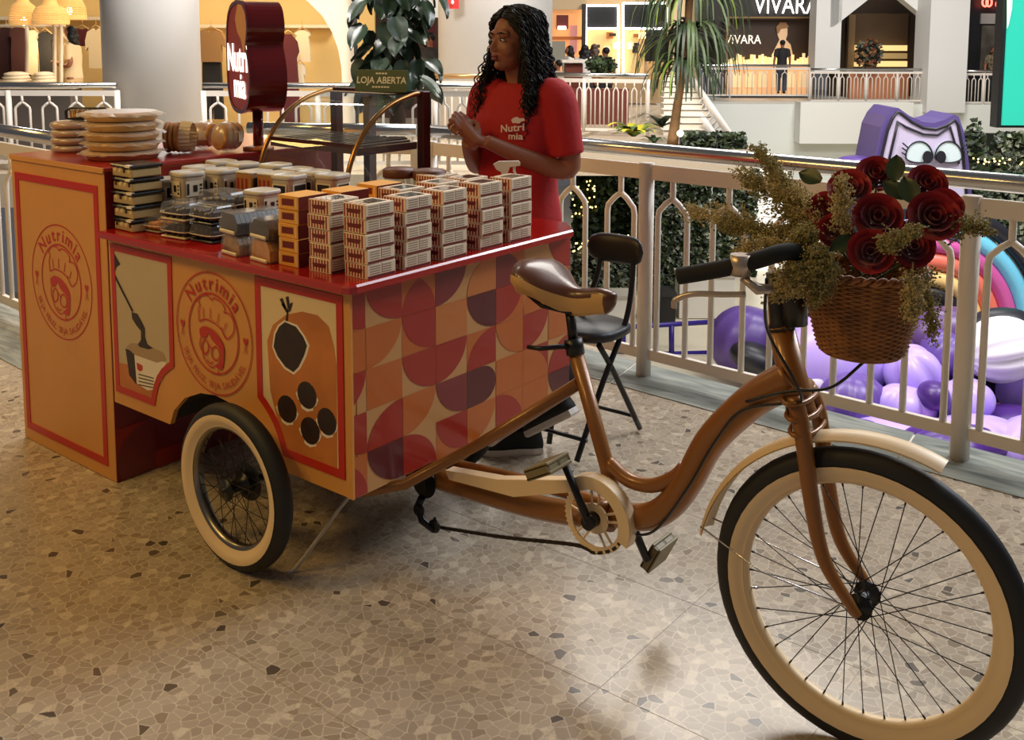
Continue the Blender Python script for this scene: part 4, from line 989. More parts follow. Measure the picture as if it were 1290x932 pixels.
# ================================================================== CURVED GLASS DISPLAY CASE
GX0, GX1, GY0, GY1 = -1.155, -.655, .585, 1.005
dc = thing('glass_display_case', 'curved glass display case with bronze arched trims and empty slotted trays', 'display case', (-.85, .75, ZC))
pr = cr([(0, GY0, ZC+.025), (0, GY0+.008, 1.09), (0, GY0+.05, 1.20), (0, GY0+.13, 1.295), (0, GY0+.235, 1.358), (0, GY0+.345, 1.388), (0, GY1-.03, 1.392)], 5)
gl = MB(); gl.grid(lambda u, v: (GX0+(GX1-GX0)*u, pr[int(round(v*(len(pr)-1)))].y, pr[int(round(v*(len(pr)-1)))].z), 2, len(pr)-1); gl.build('curved_glass', glass, dc, fix=False)
bronze = M('bronze_trim', srgb(168, 120, 66), .28, .85)
for x in (GX0, GX1):
    MB().tube([(x, p.y-.002, p.z) for p in pr], .0095, 8).build('arched_trim', bronze, dc)
    MB().add([(x, p.y, p.z) for p in pr]+[(x, GY1-.03, ZC+.025)], [tuple(range(len(pr)+1))]).build('side_glass', glass, dc, fix=False)
    MB().box(x-.018, x+.018, GY1-.03, GY1+.012, ZC, 1.402, 0, .003).build('corner_post', wood_d, dc)
MB().box(GX0+.019, GX1-.019, GY1-.028, GY1+.012, 1.38, 1.402, 0, .003).build('top_board', wood_d, dc)
MB().box(GX0-.015, GX1+.015, GY0-.015, GY1-.032, ZC+.0005, ZC+.024, 0, .003).build('base', wood_d, dc)
MB().box((GX0+GX1)/2-.07, (GX0+GX1)/2-.035, GY1-.028, GY1+.01, ZC+.03, 1.379).build('back_mullion', M('grey_mullion', srgb(120, 112, 104), .4, .3), dc)
tr = M('tray_dark_steel', srgb(110, 100, 90), .3, .7)
for i in range(4):
    a = GX0+.02+(GX1-GX0-.04)*i/4; w = (GX1-GX0-.04)/4-.008
    mb = MB().box(a, a+w, GY0+.075, GY1-.055, 1.205, 1.216, 0, .002)
    for j in range(3): mb.box(a+.012+j*w/3, a+.012+j*w/3+.012, GY0+.08, GY1-.06, 1.2165, 1.222)
    mb.build('slotted_tray', tr, dc)
MB().box(GX0+.012, GX1-.012, GY0+.055, GY0+.072, 1.186, 1.222).build('tray_rail', wood_d, dc); MB().box(GX1-.026, GX1-.012, GY0+.075, GY1-.035, 1.178, 1.2045).build('tray_rail', wood_d, dc)
# sign on top
p = ony(480, 121, .93); sg = thing('table_sign', 'small dark green LOJA ABERTA sign standing on the glass case', 'sign', (p.x+.02, .925, 1.3985), math.radians(22))
gm = M('dark_green_board', srgb(26, 62, 36), .4)
MB().add([(-.108, -.03, 0), (.108, -.03, 0), (.108, -.012, .085), (-.108, -.012, .085), (-.108, .03, 0), (.108, .03, 0), (.108, -.006, .085), (-.108, -.006, .085)], [(0, 1, 2, 3), (5, 4, 7, 6), (0, 3, 7, 4), (1, 5, 6, 2), (3, 2, 6, 7), (0, 4, 5, 1)]).build('board', gm, sg, rel=False)
tx = MB(); sfn = lambda x, y: (x, -.0312+.018*(y/.085), y); wtx = M('sign_white_ink', srgb(236, 230, 210), .5)
add_text(tx, 'LOJA ABERTA', .036, lambda x, y: sfn(x*.95, y+.033), bold=.02); [tx.add([sfn(a+k*.0125, y0), sfn(a+k*.0125+.010, y0), sfn(a+k*.0125+.010, y0+.006), sfn(a+k*.0125, y0+.006)], [(0, 1, 2, 3)]) for a, y0, n in ((-.025, .068, 4), (-.037, .016, 6)) for k in range(n)]; tx.build('lettering', wtx, sg, rel=False, fix=False)
# ================================================================== FOLDING CHAIR
CHP = Vector((-.13, 1.40, 0))
ch = thing('folding_chair', 'black padded folding chair between the cart and the railing', 'chair', CHP)
pad = M('black_vinyl', (.013, .013, .014), .42)
ax = Vector((1, .04, 0)).normalized(); bx = Vector((-ax.y, ax.x, 0))      # ax: across the chair, bx: backwards
C = lambda a, b, z: CHP+ax*a+bx*b+Vector((0, 0, z))
seat = MB(); seat.lathe([(0, -.02), (.138, -.022), (.152, -.012), (.152, .008), (.138, .02), (.0, .024)], 30, 0, Matrix.Translation(C(-.01, .0, .465)), sq=2.6); seat.build('seat', pad, ch)
bk = MB(); vs = []; fs = []; NU, NV = 22, 14
for i in range(NU+1):
    t = i/NU*2-1; w = math.sqrt(max(0, 1-abs(t)**5))
    for k in range(NV):
        a = 2*PI*k/NV; vs.append(C(.03+.13*t, .14-.02*t*t+.022*math.cos(a)*w, .765+.060*w*math.sin(a)*(1 if abs(math.sin(a)) < .99 else 1)))
for i in range(NU):
    for k in range(NV): fs.append((i*NV+k, i*NV+(k+1) % NV, (i+1)*NV+(k+1) % NV, (i+1)*NV+k))
bk.add(vs, fs, 0, True); bk.build('backrest', pad, ch)
for s in (-1, 1):
    MB().tube(cr([C(.03+s*.075, .14, .78), C(.03+s*.08, .125, .66), C(.02+s*.1, .06, .5), C(s*.1, -.08, .28), C(s*.09-.01, -.23 if s > 0 else -.15, .012)], 5), .0115, 8).build('leg', black_met, ch)
    MB().tube(cr([C(s*.1, -.11, .44), C(s*.105, -.0, .30), C(s*.11, .205, .012)], 5), .0115, 8).build('leg', black_met, ch)
for (b, z) in ((-.19, .085), (.165, .075)): MB().tube([C(-.10, b, z), C(.10, b, z)], .008, 6).build('stretcher', black_met, ch)
MB().tube([C(-.12, .04, .44), C(.12, .04, .44)], .009, 6).build('stretcher', black_met, ch)

# ================================================================== WOMAN BEHIND THE CART
skin = M('brown_skin', srgb(146, 90, 64), .5); tee = M('red_cotton', srgb(172, 20, 26), .8, bump=.25, bs=30); trous = M('black_trousers', (.012, .012, .014), .8)
hairm = M('black_hair', (.006, .005, .005), .55, spec=.3); shoem = M('black_knit_shoe', (.012, .012, .012), .75); solem = M('white_sole', srgb(224, 216, 206), .5); sock = M('red_sock', srgb(170, 26, 26), .8)
WP = Vector((-.425, 1.31, 0))
wfd = Vector((-.06, -1, 0)).normalized(); wrt = Vector((wfd.y, -wfd.x, 0))   # chest direction; wrt: her right
wo = thing('person', 'woman with long curly black hair in a red T-shirt standing behind the cart, hands together', 'person', WP)
def H(r, f, z): return WP+wrt*r+wfd*f+Vector((0, 0, z))
def remesh(o, vox, it=4):
    m = o.modifiers.new('remesh', 'REMESH'); m.mode = 'VOXEL'; m.voxel_size = vox; m.use_smooth_shade = True
    m = o.modifiers.new('smooth', 'SMOOTH'); m.iterations = it; m.factor = .5; return o
bd = MB()
# head: built round its own frame, turned to her right
HC = H(.005, .035, 1.595); hf = Vector((-.26, -.965, .0)).normalized(); hr = Vector((hf.y, -hf.x, 0)).normalized(); hu = hr.cross(hf)*1
if hu.z < 0: hu = -hu
HM = Matrix(((hr.x, hf.x, hu.x, HC.x), (hr.y, hf.y, hu.y, HC.y), (hr.z, hf.z, hu.z, HC.z), (0, 0, 0, 1)))
def hs(c, r): bd.sphere(c, r, 18, 12, 0, HM)
hs((0, -.012, .03), (.074, .092, .092)); hs((0, .020, -.028), (.064, .070, .088)); hs((0, .024, -.066), (.050, .054, .045)); hs((0, .054, -.094), (.026, .024, .022))
for s in (-1, 1): hs((s*.032, .050, -.030), (.033, .034, .036)); hs((s*.030, .068, .028), (.030, .016, .016)); hs((s*.074, -.01, -.01), (.010, .018, .028))
bd.tube([HM @ Vector(p) for p in ((0, .078, .016), (0, .092, -.008), (0, .106, -.03))], [.008, .010, .0125], 8); hs((.012, .092, -.033), (.009, .010, .007)); hs((-.012, .092, -.033), (.009, .010, .007))
hs((0, .080, -.056), (.022, .013, .007)); hs((0, .078, -.068), (.020, .014, .009)); hs((0, .07, -.094), (.02, .02, .016))
bd.tube([H(.01, .02, 1.53), H(.005, .0, 1.45), H(0, -.015, 1.38)], [.05, .05, .062], 14)
# trunk under the clothes
bd.tube([H(0, -.01, 1.39), H(0, 0, 1.30), H(0, .005, 1.15), H(0, .0, 1.02), H(0, -.005, .90)], [.07, .09, .10, .10, .10], 16)
def armj(pts, r): bd.tube(cr(pts, 6), cr1(r, 6), 12)
shL, shR = H(-.165, -.015, 1.375), H(.165, .0, 1.375)
elL, elR = H(-.225, -.03, 1.10), H(.215, .02, 1.09)
hdL, hdR = H(-.03, .255, 1.225), H(.035, .265, 1.215)
armj([shL, (shL+elL)/2+wrt*-.015, elL, elL.lerp(hdL, .5)+Vector((0, 0, -.012)), elL.lerp(hdL, .95)], [.05, .047, .04, .037, .026])
armj([shR, (shR+elR)/2+wrt*.015, elR, elR.lerp(hdR, .5)+Vector((0, 0, -.012)), elR.lerp(hdR, .95)], [.05, .047, .04, .037, .026])
# hands pressed together, fingers pointing up and to her right
fdir = (wrt*.55+Vector((0, 0, .62))+wfd*.25).normalized(); pn = (wrt*.72-wfd*.35-Vector((0, 0, .5))).normalized()
pn = (pn-fdir*pn.dot(fdir)).normalized(); sdv = fdir.cross(pn).normalized()
for hd, sg, el in ((hdL, -1, elL), (hdR, 1, elR)):
    base = (hdL+hdR)/2+pn*(.017*sg)
    bd.tube([el.lerp(base, .86), base-fdir*.01, base+fdir*.045, base+fdir*.075], [.024, .026, .027, .024], 10, flat=.75, upv=pn)
    for k in range(4):
        o_ = sdv*(-.028+.0185*k); L = (.062, .074, .070, .055)[k]; curl = pn*(-sg)*.004+pn*sg*.006*k
        p0 = base+fdir*.06+o_; bd.tube([p0, p0+fdir*L*.5+pn*sg*.006, p0+fdir*L*.85+curl, p0+fdir*L], [.0095, .009, .008, .0055], 8)
    tp = base-sdv*.026; bd.tube([tp+fdir*.005, tp-sdv*.018+fdir*.035+pn*sg*.004, tp-sdv*.016+fdir*.065+pn*sg*.008], [.012, .0105, .007], 8)
# legs
bd.tube([H(.08, 0, .9), H(.02, .06, .52), Vector((-.285, 1.16, .12))], [.06, .05, .034], 12); bd.tube([H(-.07, 0, .9), H(-.20, .145, .56), Vector((-.03, 1.13, .33))], [.06, .05, .034], 12)
body = bd.build('body', skin, wo, fix=False); remesh(body, .0048, 5)
# T-shirt: trunk shell and sleeves
ts = MB(); ring = []
def loft(rows, n=28, mi=0):
    vs = []; fs = []
    for (c, a, b, tw_) in rows:
        for k in range(n):
            t = 2*PI*k/n; x, y = math.cos(t), math.sin(t); x = abs(x)**.85*(1 if x > 0 else -1); y = abs(y)**.85*(1 if y > 0 else -1); vs.append(H(c[0]+a*x, c[1]+b*y, c[2]+tw_*math.sin(t)))
    for i in range(len(rows)-1):
        for k in range(n): fs.append((i*n+k, i*n+(k+1) % n, (i+1)*n+(k+1) % n, (i+1)*n+k))
    fs += [tuple(range(n)), tuple((len(rows)-1)*n+k for k in range(n))]; return vs, fs
vs, fs = loft([((0, -.0, .80), .182, .14, 0), ((0, 0, .90), .178, .138, 0), ((0, .01, 1.0), .168, .13, 0), ((0, .012, 1.10), .168, .132, 0), ((0, .02, 1.20), .178, .142, 0), ((0, .01, 1.29), .186, .132, 0), ((0, -.01, 1.36), .178, .105, 0), ((0, -.015, 1.405), .135, .085, 0), ((0, -.012, 1.435), .085, .072, -.008)])
ts.add(vs, fs, 0, True)
for s, sh_, el_ in ((-1, shL, elL), (1, shR, elR)):
    a = H(s*.12, -.012, 1.372); d = (el_-sh_); ts.tube(cr([a, sh_+wrt*s*.008, sh_+d*.35+wrt*s*.012, sh_+d*.62+wrt*s*.010, sh_+d*.80+wrt*s*.008], 5), cr1([.075, .077, .074, .070, .069], 5), 16)
shirt = ts.build('t_shirt', tee, wo, fix=False); remesh(shirt, .0085, 5)
# printed logo on her left chest
lg = MB(); wh = M('white_shirt_print', srgb(230, 214, 206), .7)
from math import atan2
def chest(x, y):
    t = -.052+x*1.0; zz = 1.245+y; fdv = .02+.142*math.sqrt(max(0, 1-(abs(t)/.183)**2.3))+.011; return H(t, fdv, zz)
# she faces the viewer: her left is on the viewer's right
fl = lambda x, y: chest(-x-.03, y)
add_text(lg, 'Nutri', .040, lambda x, y: fl(x+.012, y+.008+x*.12), bold=.02); add_text(lg, 'mia', .036, lambda x, y: fl(x+.026, y-.022), bold=.02)
hat = [(-.02, .058), (-.026, .075), (-.012, .088), (.004, .092), (.016, .084), (.034, .086), (.038, .07), (.022, .066), (.016, .056)]
lg.add([fl(a*.7+.03, b*.7+.0) for a, b in hat], [tuple(range(len(hat)))]); lgo = lg.build('shirt_logo', wh, wo, fix=False)
# trousers, socks, shoes
tr_ = MB(); tr_.tube([H(0, -.005, .93), H(0, -.005, .80)], [.145, .15], 18)
FT = [Vector((-.285, 1.125, 0)), Vector((-.03, 1.13, .22))]
tr_.tube(cr([H(.08, 0, .86), H(.02, .06, .52), FT[0]+Vector((0, .035, .14))], 6), cr1([.10, .075, .06], 6), 14); kn = H(.085, .05, .52)
tr_.tube(cr([H(-.10, 0, .86), H(-.20, .145, .56), FT[1]+Vector((.0, .0, .10))], 6), cr1([.10, .075, .055], 6), 14)
tro = tr_.build('trousers', trous, wo, fix=False); remesh(tro, .012, 4)
def shoe(P, yaw, pitch, nm):
    mx = Matrix.Translation(P) @ Matrix.Rotation(yaw, 4, 'Z') @ Matrix.Rotation(pitch, 4, 'Y'); n = 22
    outl = [(-.10, .0), (-.095, .028), (-.06, .036), (0, .034), (.06, .044), (.11, .043), (.145, .028), (.158, 0)]; outl = outl+[(a, -b) for a, b in outl[-2:0:-1]]
    s = MB()
    for i, (z, k) in enumerate(((.0, .94), (.008, 1.0), (.026, 1.0))): pass
    N = len(outl); vs = [(a*k, b*k, z) for z, k in ((.0, .95), (.008, 1.02), (.027, 1.0)) for a, b in outl]
    fs = [tuple(range(N))[::-1]]+[(r*N+i, r*N+(i+1) % N, (r+1)*N+(i+1) % N, (r+1)*N+i) for r in range(2) for i in range(N)]+[tuple(2*N+i for i in range(N))]
    s.add(vs, fs, 0, False, mx); so = s.build(nm+'_sole', solem, wo)
    u = MB(); rows = [(.0265, 1.0, 0), (.045, .97, -.002), (.065, .82, -.012), (.085, .60, -.03), (.108, .46, -.045)]
    vs = [(a*k+dx, b*(k*.5+.5), z) for z, k, dx in rows for a, b in outl]; fs = [(r*N+i, r*N+(i+1) % N, (r+1)*N+(i+1) % N, (r+1)*N+i) for r in range(len(rows)-1) for i in range(N)]+[tuple(range(N))[::-1], tuple((len(rows)-1)*N+i for i in range(N))]
    u.add(vs, fs, 0, True, mx); u.build(nm, shoem, wo)
    MB().tube([mx @ Vector((-.05, 0, .09)), mx @ Vector((-.05, 0, .2))], [.042, .045], 12).build('sock', sock, wo)
shoe(FT[0], math.radians(222), 0, 'shoe'); shoe(Vector((-.095, 1.122, .165)), math.radians(183), math.radians(33), 'shoe')
# face details
fa = MB(); lips = M('dark_lips', srgb(120, 44, 44), .45); eyew = M('eye_white', srgb(214, 200, 190), .3); eyeb = M('eye_dark', (.01, .007, .006), .2)
ms = MB(); ms.sphere((0, .0915, -.0560), (.0200, .0070, .0060), 12, 6, 0, HM); ms.sphere((0, .0905, -.0675), (.019, .0080, .0075), 12, 6, 0, HM); ms.build('lips', lips, wo)
for s in (-1, 1):
    e = MB(); e.sphere((s*.032, .0780, .006), (.0150, .0090, .0072), 12, 8, 0, HM); eo = e.build('eye', eyew, wo); MB().sphere((s*.032, .0850, .006), (.0066, .0035, .0068), 10, 6, 0, HM).build('iris', eyeb, eo)
    MB().tube([HM @ Vector((s*.014, .0900, .028)), HM @ Vector((s*.034, .0885, .0335)), HM @ Vector((s*.056, .0740, .027))], [.0028, .0034, .0016], 6).build('eyebrow', hairm, wo)
    MB().tube([HM @ Vector((s*.017, .0855, .0085)), HM @ Vector((s*.032, .0895, .0140)), HM @ Vector((s*.049, .0790, .0085))], .0018, 5).build('eyelashes', hairm, wo)
# hair: a cap, a mass down the back and many curls
hm = MB()
hm.sphere((0, -.030, .052), (.091, .098, .088), 18, 12, 0, HM); hm.sphere((0, -.075, -.02), (.098, .068, .11), 18, 12, 0, HM)
for p, r in (((.03, -.06, -.12), (.085, .055, .11)), ((-.04, -.055, -.14), (.088, .058, .12)), ((-.06, -.04, -.23), (.062, .048, .09)), ((.05, -.05, -.20), (.058, .046, .09))): hm.sphere(p, r, 16, 10, 0, HM)
ho = hm.build('hair', hairm, wo, fix=False); remesh(ho, .011, 4)
rh = random.Random(11); cu = MB()
def curl(start, end, amp, turns, r0, ph, out_=(0, 0, 0)):
    P = []; S_, E_ = Vector(start), Vector(end); n = int(turns*6)
    for i in range(n+1):
        t = i/n; c = S_.lerp(E_, t)+Vector(out_)*math.sin(PI*t); a = ph+t*turns*2*PI; g = amp*min(1, t*3)*(1-.25*t)
        P.append(HM @ (c+Vector((g*math.cos(a), g*math.sin(a), 0))))
    cu.tube(P, [r0*(1-.55*(i/n)**2) for i in range(n+1)], 5)
for i in range(430):
    a = rh.uniform(-.12, PI+.12)          # round the back and the sides
    cs, sn_ = math.cos(a), math.sin(a); st = (cs*.088, -.02-sn_*.10+(.05 if sn_ < 0 else 0), .02+rh.uniform(-.06, .07))
    side = cs; L = rh.uniform(.30, .46); e = (cs*(.105+rh.uniform(-.02, .05)), -.02-sn_*(.095+rh.uniform(-.03, .03))+(.06 if abs(cs) > .75 else 0), st[2]-L)
    e = (e[0], e[1]-.03, e[2])
    curl(st, e, rh.uniform(.006, .012), rh.uniform(6, 10), rh.uniform(.0022, .0042), rh.uniform(0, 6.28), (cs*.03, -sn_*.02, 0))
for i in range(110):                        # locks falling in front of the shoulder
    s = -1 if i % 2 else 1; st = (s*(.084+rh.uniform(-.008, .012)), -.02+rh.uniform(-.03, .02), .03+rh.uniform(-.05, .04)); e = (s*(.11+rh.uniform(-.02, .05)), .02+rh.uniform(-.05, .05)+(.04 if s > 0 else 0), -.25-rh.uniform(0, .17))
    curl(st, e, rh.uniform(.006, .011), rh.uniform(6, 9), rh.uniform(.0022, .0040), rh.uniform(0, 6.28), (s*.025, .015, 0))
for i in range(150):                        # crown to the sides
    a = rh.uniform(0, 2*PI); st = (rh.uniform(-.025, .025), rh.uniform(-.05, .035), .137); e = (math.cos(a)*.095, -.02+math.sin(a)*.10, .02) 
    if math.sin(a) > .5: continue
    curl(st, e, .005, rh.uniform(2, 4), .0035, rh.uniform(0, 6.28), (math.cos(a)*.045, math.sin(a)*.04, .02))
for i in range(190):                       # from a parting over the crown down both sides
    s = -1 if i % 2 else 1; y0 = rh.uniform(-.09, .062); z0 = .052+.092*math.sqrt(max(0, 1-((y0+.03)/.103)**2)); st = (s*rh.uniform(.0, .012), y0, z0); e = (s*(.094+rh.uniform(-.004, .012)), y0*.75-.02, rh.uniform(-.10, .0))
    curl(st, e, rh.uniform(.004, .007), rh.uniform(3, 5), rh.uniform(.003, .0045), rh.uniform(0, 6.28), (s*.042, 0, .034))
for i in range(150):                       # outer curls over the back and shoulder
    a = rh.uniform(.2, PI-.2); cs, sn_ = math.cos(a), math.sin(a); st = (cs*.10, -.03-sn_*.10, rh.uniform(-.12, .0)); e = (cs*.13, -.03-sn_*.115, st[2]-rh.uniform(.18, .3))
    curl(st, e, rh.uniform(.007, .012), rh.uniform(4, 7), rh.uniform(.0022, .004), rh.uniform(0, 6.28))
cu.build('curls', hairm, ho, fix=False)['kind'] = 'stuff'
MB().tube([H(.06, .31, 1.26)+Vector((.022*math.cos(a), .01*math.sin(a), .022*math.sin(a))) for a in [2*PI*k/16 for k in range(16)]], .0018, 5, closed=True).build('bracelet', steel, wo)

# ================================================================== BASKET WITH ROSES
BC = Vector((1.318, .298, 0)); bz0, bz1 = .930, 1.108
bk = thing('wicker_basket', 'brown wicker basket hung on the handlebar and full of roses', 'basket', (BC.x, BC.y, bz0))
wick = M('wicker_brown', srgb(158, 100, 48), .55, noise=.35, ns=30); wickd = M('wicker_dark', srgb(112, 66, 30), .6)
def brad(z): t = (z-bz0)/(bz1-bz0); return .084+.040*t**.8
NS = 40; we = MB(); rows = 34
for j in range(rows):
    z = bz0+.006+(bz1-bz0-.01)*j/(rows-1); P = []; R = brad(z); nn = NS*2
    for i in range(nn):
        a = 2*PI*i/nn; k = i//1; r = R+.0026*math.sin(NS/2*a*1+ (PI if j % 2 else 0)) if True else R
        ex = 1.04; P.append((BC.x+r*ex*math.cos(a), BC.y+r*math.sin(a), z))
    we.tube(P, .0032, 5, closed=True)
o = we.build('wicker_weave', wick, bk, fix=False); o['kind'] = 'stuff'
for i in range(20):
    a = 2*PI*(i+.25)/20; MB().tube([(BC.x+brad(z)*1.04*math.cos(a), BC.y+brad(z)*math.sin(a), z) for z in (bz0, bz0+.06, bz0+.12, bz1)], .003, 5).build('stake', wickd, bk)
for s in (0, 1):
    P = []; 
    for i in range(120):
        a = 2*PI*i/120; th = a*18+s*PI; R = brad(bz1); P.append((BC.x+(R+.006*math.cos(th))*1.04*math.cos(a), BC.y+(R+.006*math.cos(th))*math.sin(a), bz1+.004+.006*math.sin(th)))
    MB().tube(P, .0055, 6, closed=True).build('braided_rim', wick, bk, fix=False)
bt = MB(); bt.lathe([(0, 0), (.082, .0), (.084, .006), (0, .008)], 28, 0, Matrix.Translation((BC.x, BC.y, bz0-.004)) @ Matrix.Diagonal((1.04, 1, 1, 1))); bt.build('base', wick, bk)
fo = MB().lathe([(0, 0), (.10, -.012), (.10, -.03), (0, -.03)], 20, 0, Matrix.Translation((BC.x, BC.y, bz1-.045)) @ Matrix.Diagonal((1.04, 1, 1, 1))); fo.build('moss_filling', M('dark_moss', (.02, .025, .012), .9, noise=.4, ns=60), bk)
rosem = M('rose_red_velvet', srgb(158, 8, 20), .55, sheen=.3, noise=.2, ns=30); leafm = M('rose_leaf', srgb(44, 62, 22), .4, noise=.2, ns=30); stemm = M('green_stem', srgb(60, 74, 32), .6)
def petal_mesh(R, h, wd, flare, thick=.0012):
    mb = MB()
    def f(u, v):
        a = (u-.5)*wd; r = R*(.35+.65*math.sin(min(1, v*1.25)*PI/2)+flare*max(0, v-.55)**1.5*3.2); e = 1-.22*abs(u-.5)**2*4*v
        return (r*math.cos(a), r*math.sin(a), h*v*e-flare*.35*h*max(0, v-.75)*2)
    mb.grid(f, 8, 7); me = mb.mesh('petal', rosem, fix=False); return me
PM = [(petal_mesh(.009, .036, 3.6, .05), 3), (petal_mesh(.017, .040, 2.6, .12), 4), (petal_mesh(.025, .042, 2.2, .25), 5), (petal_mesh(.033, .040, 1.9, .42), 6)]
leaf_me = MB()
leaf_me.grid(lambda u, v: (.055*v, (u-.5)*.036*math.sin(PI*min(1, .08+v*.92))**.8*1.0, -.012*v*v+.006*abs(u-.5)), 4, 6); leaf_me = leaf_me.mesh('leaf', leafm, fix=False)
sep = MB()
for k in range(5):
    a = 2*PI*k/5; sep.add([(.004*math.cos(a+1.2), .004*math.sin(a+1.2), 0), (.022*math.cos(a), .022*math.sin(a), .004), (.004*math.cos(a-1.2), .004*math.sin(a-1.2), 0)], [(0, 1, 2)])
sep.sphere((0, 0, -.001), (.009, .009, .008), 8, 6); sep = sep.mesh('sepals', stemm, fix=False)
base_t = Vector((BC.x, BC.y, bz1-.03))
roses = [(1070, 232, -.02, 1.05, 'top left rose, half behind the crown rose'), (1104, 214, .03, 1.0, 'highest rose of the basket'), (1040, 258, -.03, .95, 'leftmost rose, deep red'), (1106, 268, -.08, 1.15, 'broad rose in the middle of the bunch'),
         (1097, 312, -.14, 1.05, 'lowest front rose showing its spiral'), (1168, 226, .03, .95, 'top right rose behind the leaves'), (1176, 268, -.06, 1.2, 'largest rose on the right'), (1150, 305, -.09, 1.0, 'lower right rose above the rim'), (1190, 255, .0, .9, 'rightmost rose at the edge'), (1052, 285, -.09, .85, 'small rose by the dried sprays'), (1130, 295, -.05, .9, 'rose tucked between the two front ones')]
for q, (u, v, dy, sc, lb) in enumerate(roses):
    p = ony(u, v+5, BC.y+dy); d = (p-base_t).normalized(); dd = (d*.55+(CAM-p).normalized()*.75).normalized(); t = thing('rose', lb, 'flower', p, 0, 'red roses in the basket')
    rot = dd.to_track_quat('Z', 'Y').to_matrix().to_4x4() @ Matrix.Scale(sc*.96, 4); k0 = rh.uniform(0, 6)
    for li, (me, n) in enumerate(PM):
        for k in range(n):
            o = put('petal', me, t); o.matrix_local = rot @ Matrix.Translation((0, 0, -.004*li-.018)) @ Matrix.Rotation(k0+2*PI*k/n+li*.7, 4, 'Z') @ Matrix.Rotation(rh.uniform(-.06, .06), 4, 'X')
    o = put('sepals', sep, t); o.matrix_local = rot @ Matrix.Translation((0, 0, -.032))
    s0 = -dd*.03*sc; MB().tube(cr([s0, s0-dd*.03+Vector((0, 0, -.02)), base_t-p+Vector((rh.uniform(-.04, .04), rh.uniform(-.04, .04), .0))], 4), .0028, 5).build('stem', stemm, t, rel=False)
for q, (u, v, dy, rz, ry, sc, lb) in enumerate([(1152, 256, -.03, 1.95, -.3, 1.25, 'large dark rose leaf between the two upper roses'), (1140, 250, -.01, 2.3, .1, 1.1, 'rose leaf pointing right below the top right rose'), (1035, 228, .0, 2.6, -.5, 1.1, 'rose leaf sticking up on the left'), (1128, 228, .0, 1.7, -.6, 1.2, 'upright rose leaf behind the middle roses'), (1150, 262, -.04, -.9, .2, 1.3, 'rose leaf hanging above the largest rose'), (1075, 300, -.12, 3.6, .3, 1.0, 'rose leaf left of the spiral rose')]):
    p = ony(u, v, BC.y+dy); o = put('rose_leaf', leaf_me, None); nz_ = ((CAM-p).normalized()+Vector((ry*.5, 0, .35))).normalized(); up_ = (CU*math.sin(rz)+CR*math.cos(rz)); up_ = (up_-nz_*up_.dot(nz_)).normalized(); q_ = nz_.cross(up_); o.matrix_world = Matrix.Translation(p) @ Matrix(((up_.x, q_.x, nz_.x, 0), (up_.y, q_.y, nz_.y, 0), (up_.z, q_.z, nz_.z, 0), (0, 0, 0, 1))) @ Matrix.Scale(sc, 4); tag(o, lb, 'leaf', 'rose leaves')
# dried sprays
sprm = [M('dried_spray_olive', srgb(156, 142, 84), .8, noise=.3, ns=50), M('dried_spray_straw', srgb(188, 168, 112), .8, noise=.3, ns=50)]
def spray(u0, v0, u1, v1, y0, y1, n, lb, wid=.05, bend=.0, sd=0, mi=0):
    rr = random.Random(sd); A = ony(u0, v0, y0); B_ = ony(u1, v1, y1); mb = MB(); ax_ = (B_-A); L = ax_.length
    main = cr([A, A.lerp(B_, .5)+Vector((0, 0, bend)), B_], 10); mb.tube(main, [.0018]*len(main), 4)
    for i in range(n):
        t = .18+.82*rr.random(); p = main[int(t*(len(main)-1))]; d = Vector((rr.gauss(0, 1), rr.gauss(0, 1), rr.gauss(0, 1))).normalized(); q = p+(d*wid*(1.15-t*.75)+ax_.normalized()*wid*.7)*rr.uniform(.5, 1)
        mb.tube([p, q], .0007, 3)
        for k in range(7):
            c = p.lerp(q, rr.uniform(.35, 1.05))+Vector((rr.gauss(0, .004), rr.gauss(0, .004), rr.gauss(0, .004))); s = rr.uniform(.002, .0042); e1 = Vector((rr.gauss(0, 1), rr.gauss(0, 1), rr.gauss(0, 1))).normalized()*s; e2 = e1.orthogonal().normalized()*s*.8; e3 = e1.cross(e2).normalized()*s*.8
            mb.add([c-e1, c+e2, c+e3, c-e2, c-e3, c+e1], [(0, 1, 2), (0, 2, 3), (0, 3, 4), (0, 4, 1), (5, 2, 1), (5, 3, 2), (5, 4, 3), (5, 1, 4)])
    return tag(mb.build('dried_flower_spray', sprm[mi], None, fix=False), lb, 'dried flower', 'dried sprays in the basket')
b0 = BC.y
